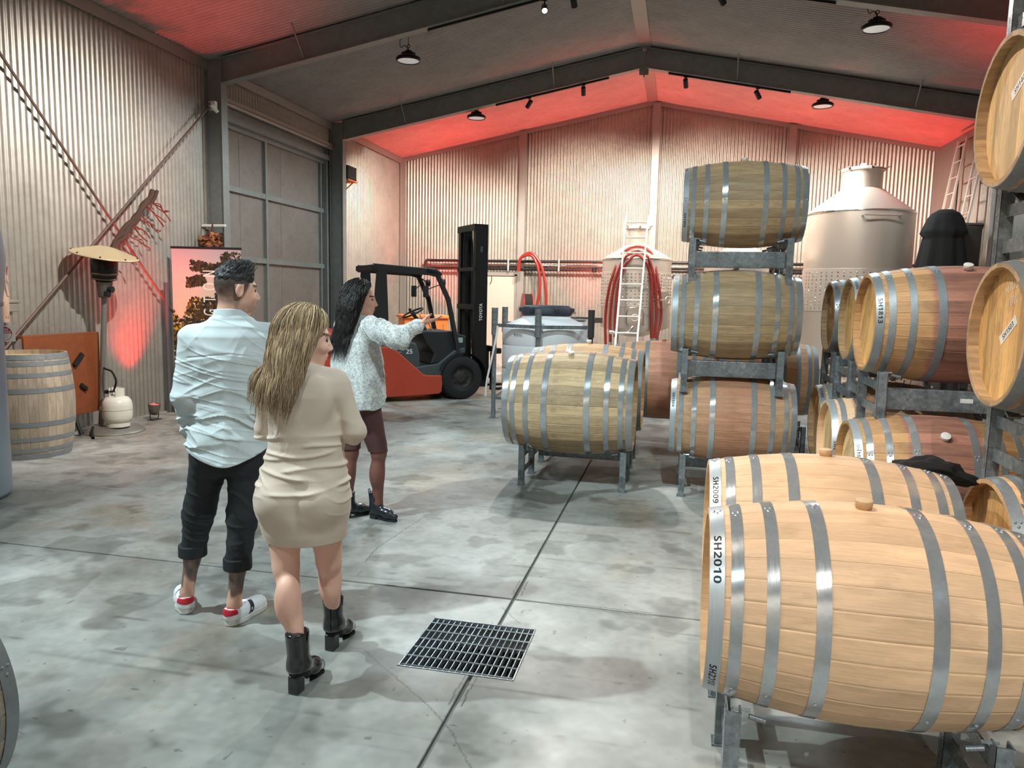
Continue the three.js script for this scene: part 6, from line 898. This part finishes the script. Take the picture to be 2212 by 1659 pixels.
{ // things at the left edge
  const steel = std({ color: col(150, 164, 178), metalness: .3, roughness: .35 });
  const t = thing('steel_vat', 'blue-grey bulging steel vat cut off by the left edge of the photo', 'vat', [-5.42, 0, -4.55]); obj('vat_body', lathe([[0, 0], [.38, 0], [.4, .05], [.4, 1.5], [.42, 1.62], [.44, 1.85], [.42, 2.05], [.34, 2.25], [.2, 2.36], [0, 2.38]], 56), steel, t); obj('vat_band', lathe([[.4, 1.48], [.408, 1.485], [.408, 1.515], [.4, 1.52]], 56), M.galv, t);
  const s = thing('warning_sign', 'white square sign with a red disc at the left edge above the upright barrel', 'sign', [-5.13, 1.27, -4.83], .72);
  const m = std({ roughness: .5, map: canvasTex(256, 256, (c, w, h) => { c.fillStyle = '#efe9e6'; c.fillRect(0, 0, w, h); c.fillStyle = '#b32a3a'; c.beginPath(); c.ellipse(118, 128, 100, 112, 0, 0, 7); c.fill(); c.fillStyle = '#efe9e6'; c.beginPath(); c.ellipse(118, 128, 92, 104, 0, 0, Math.PI); c.fill(); c.fillStyle = '#efe9e6'; c.font = 'bold 42px sans-serif'; c.textAlign = 'center'; c.fillText('A BEE', 118, 78); c.fillText('PONDER', 118, 118); c.fillStyle = '#c98a90'; for (let i = 0; i < 4; i++) c.fillRect(54 + i * 8, 142 + i * 18, 128 - i * 16, 7); }) });
  const g = box(.14, .125, .006); const U2 = g.attributes.uv, Q = g.attributes.position; for (let i = 0; i < Q.count; i++) U2.setXY(i, Q.getX(i) / .14 + .5, Q.getY(i) / .125 + .5); obj('sign_board', g, m, s); obj('bracket', bar([-.05, 0, -.004], [-.16, 0, .12], .04, .01), M.galv, s);
  const v = thing('vine_stump', 'flaking old vine trunk hung on the wall at the left edge', 'vine stump', [XL + .16, 0, -6.2]), bark = [std({ color: col(186, 158, 138), roughness: .95 }), std({ color: col(150, 96, 78), roughness: .95 })], r = rng(51);
  obj('trunk', tube([[0, 1.28, 0], [.02, 1.45, .01], [-.01, 1.6, -.01], [.01, 1.74, .02], [0, 1.86, 0]], .045, 30, 9), bark[0], v); for (let i = 0; i < 22; i++) obj('bark_flake', box(.012, .06 + .07 * r(), .03, [.045 * Math.cos(i), 1.3 + .52 * r(), .045 * Math.sin(i)], [.3 * (r() - .5), -i, .4 * (r() - .5)], .003), bark[i % 2], v);
  const p = thing('downpipe', 'pale downpipe with a small square hopper on the left wall', 'downpipe', [XL + .07, 0, -6.33]); obj('pipe', cyl(.035, .035, 1.42, [0, .71, 0], [0, 0, 0], 14), M.flashing, p); obj('hopper', [box(.12, .09, .14, [.01, 1.42, 0], [0, 0, 0], .008), box(.14, .03, .17, [.01, 1.48, 0], [0, 0, 0], .005)], M.flashing, p);
  const d = thing('upright_barrel_stand', 'low black ring under the upright grey barrel', 'stand', [-6.22, 0, -6.06]); obj('ring', lathe([[.3, 0], [.36, 0], [.36, .018], [.3, .018], [.3, 0]], 40), M.black, d);
}
{ // black cloth bundle on the far shoulder of the SH2009 barrel
  const g = new THREE.SphereGeometry(1, 36, 20), P = g.attributes.position; for (let i = 0; i < P.count; i++) { const x = P.getX(i), y = P.getY(i), z = P.getZ(i), n = 1 + .25 * noise3(x * 3, y * 3, z * 3) + .12 * noise3(x * 8, y * 8, z * 8); P.setXYZ(i, x * .17 * n, y * .05 * n - .05 * x * x, z * .075 * n); } g.computeVertexNormals(); g.translate(1.08, .94, -3.5);
  tag(obj('black_cloth', g, std({ color: col(18, 18, 19), roughness: .9 })), 'crumpled black cloth lying on the far side of the SH2009 barrel', 'cloth');
}
scene.traverse(o => { if (o.isMesh) o.castShadow = o.receiveShadow = true; });
renderer.render(scene, camera);
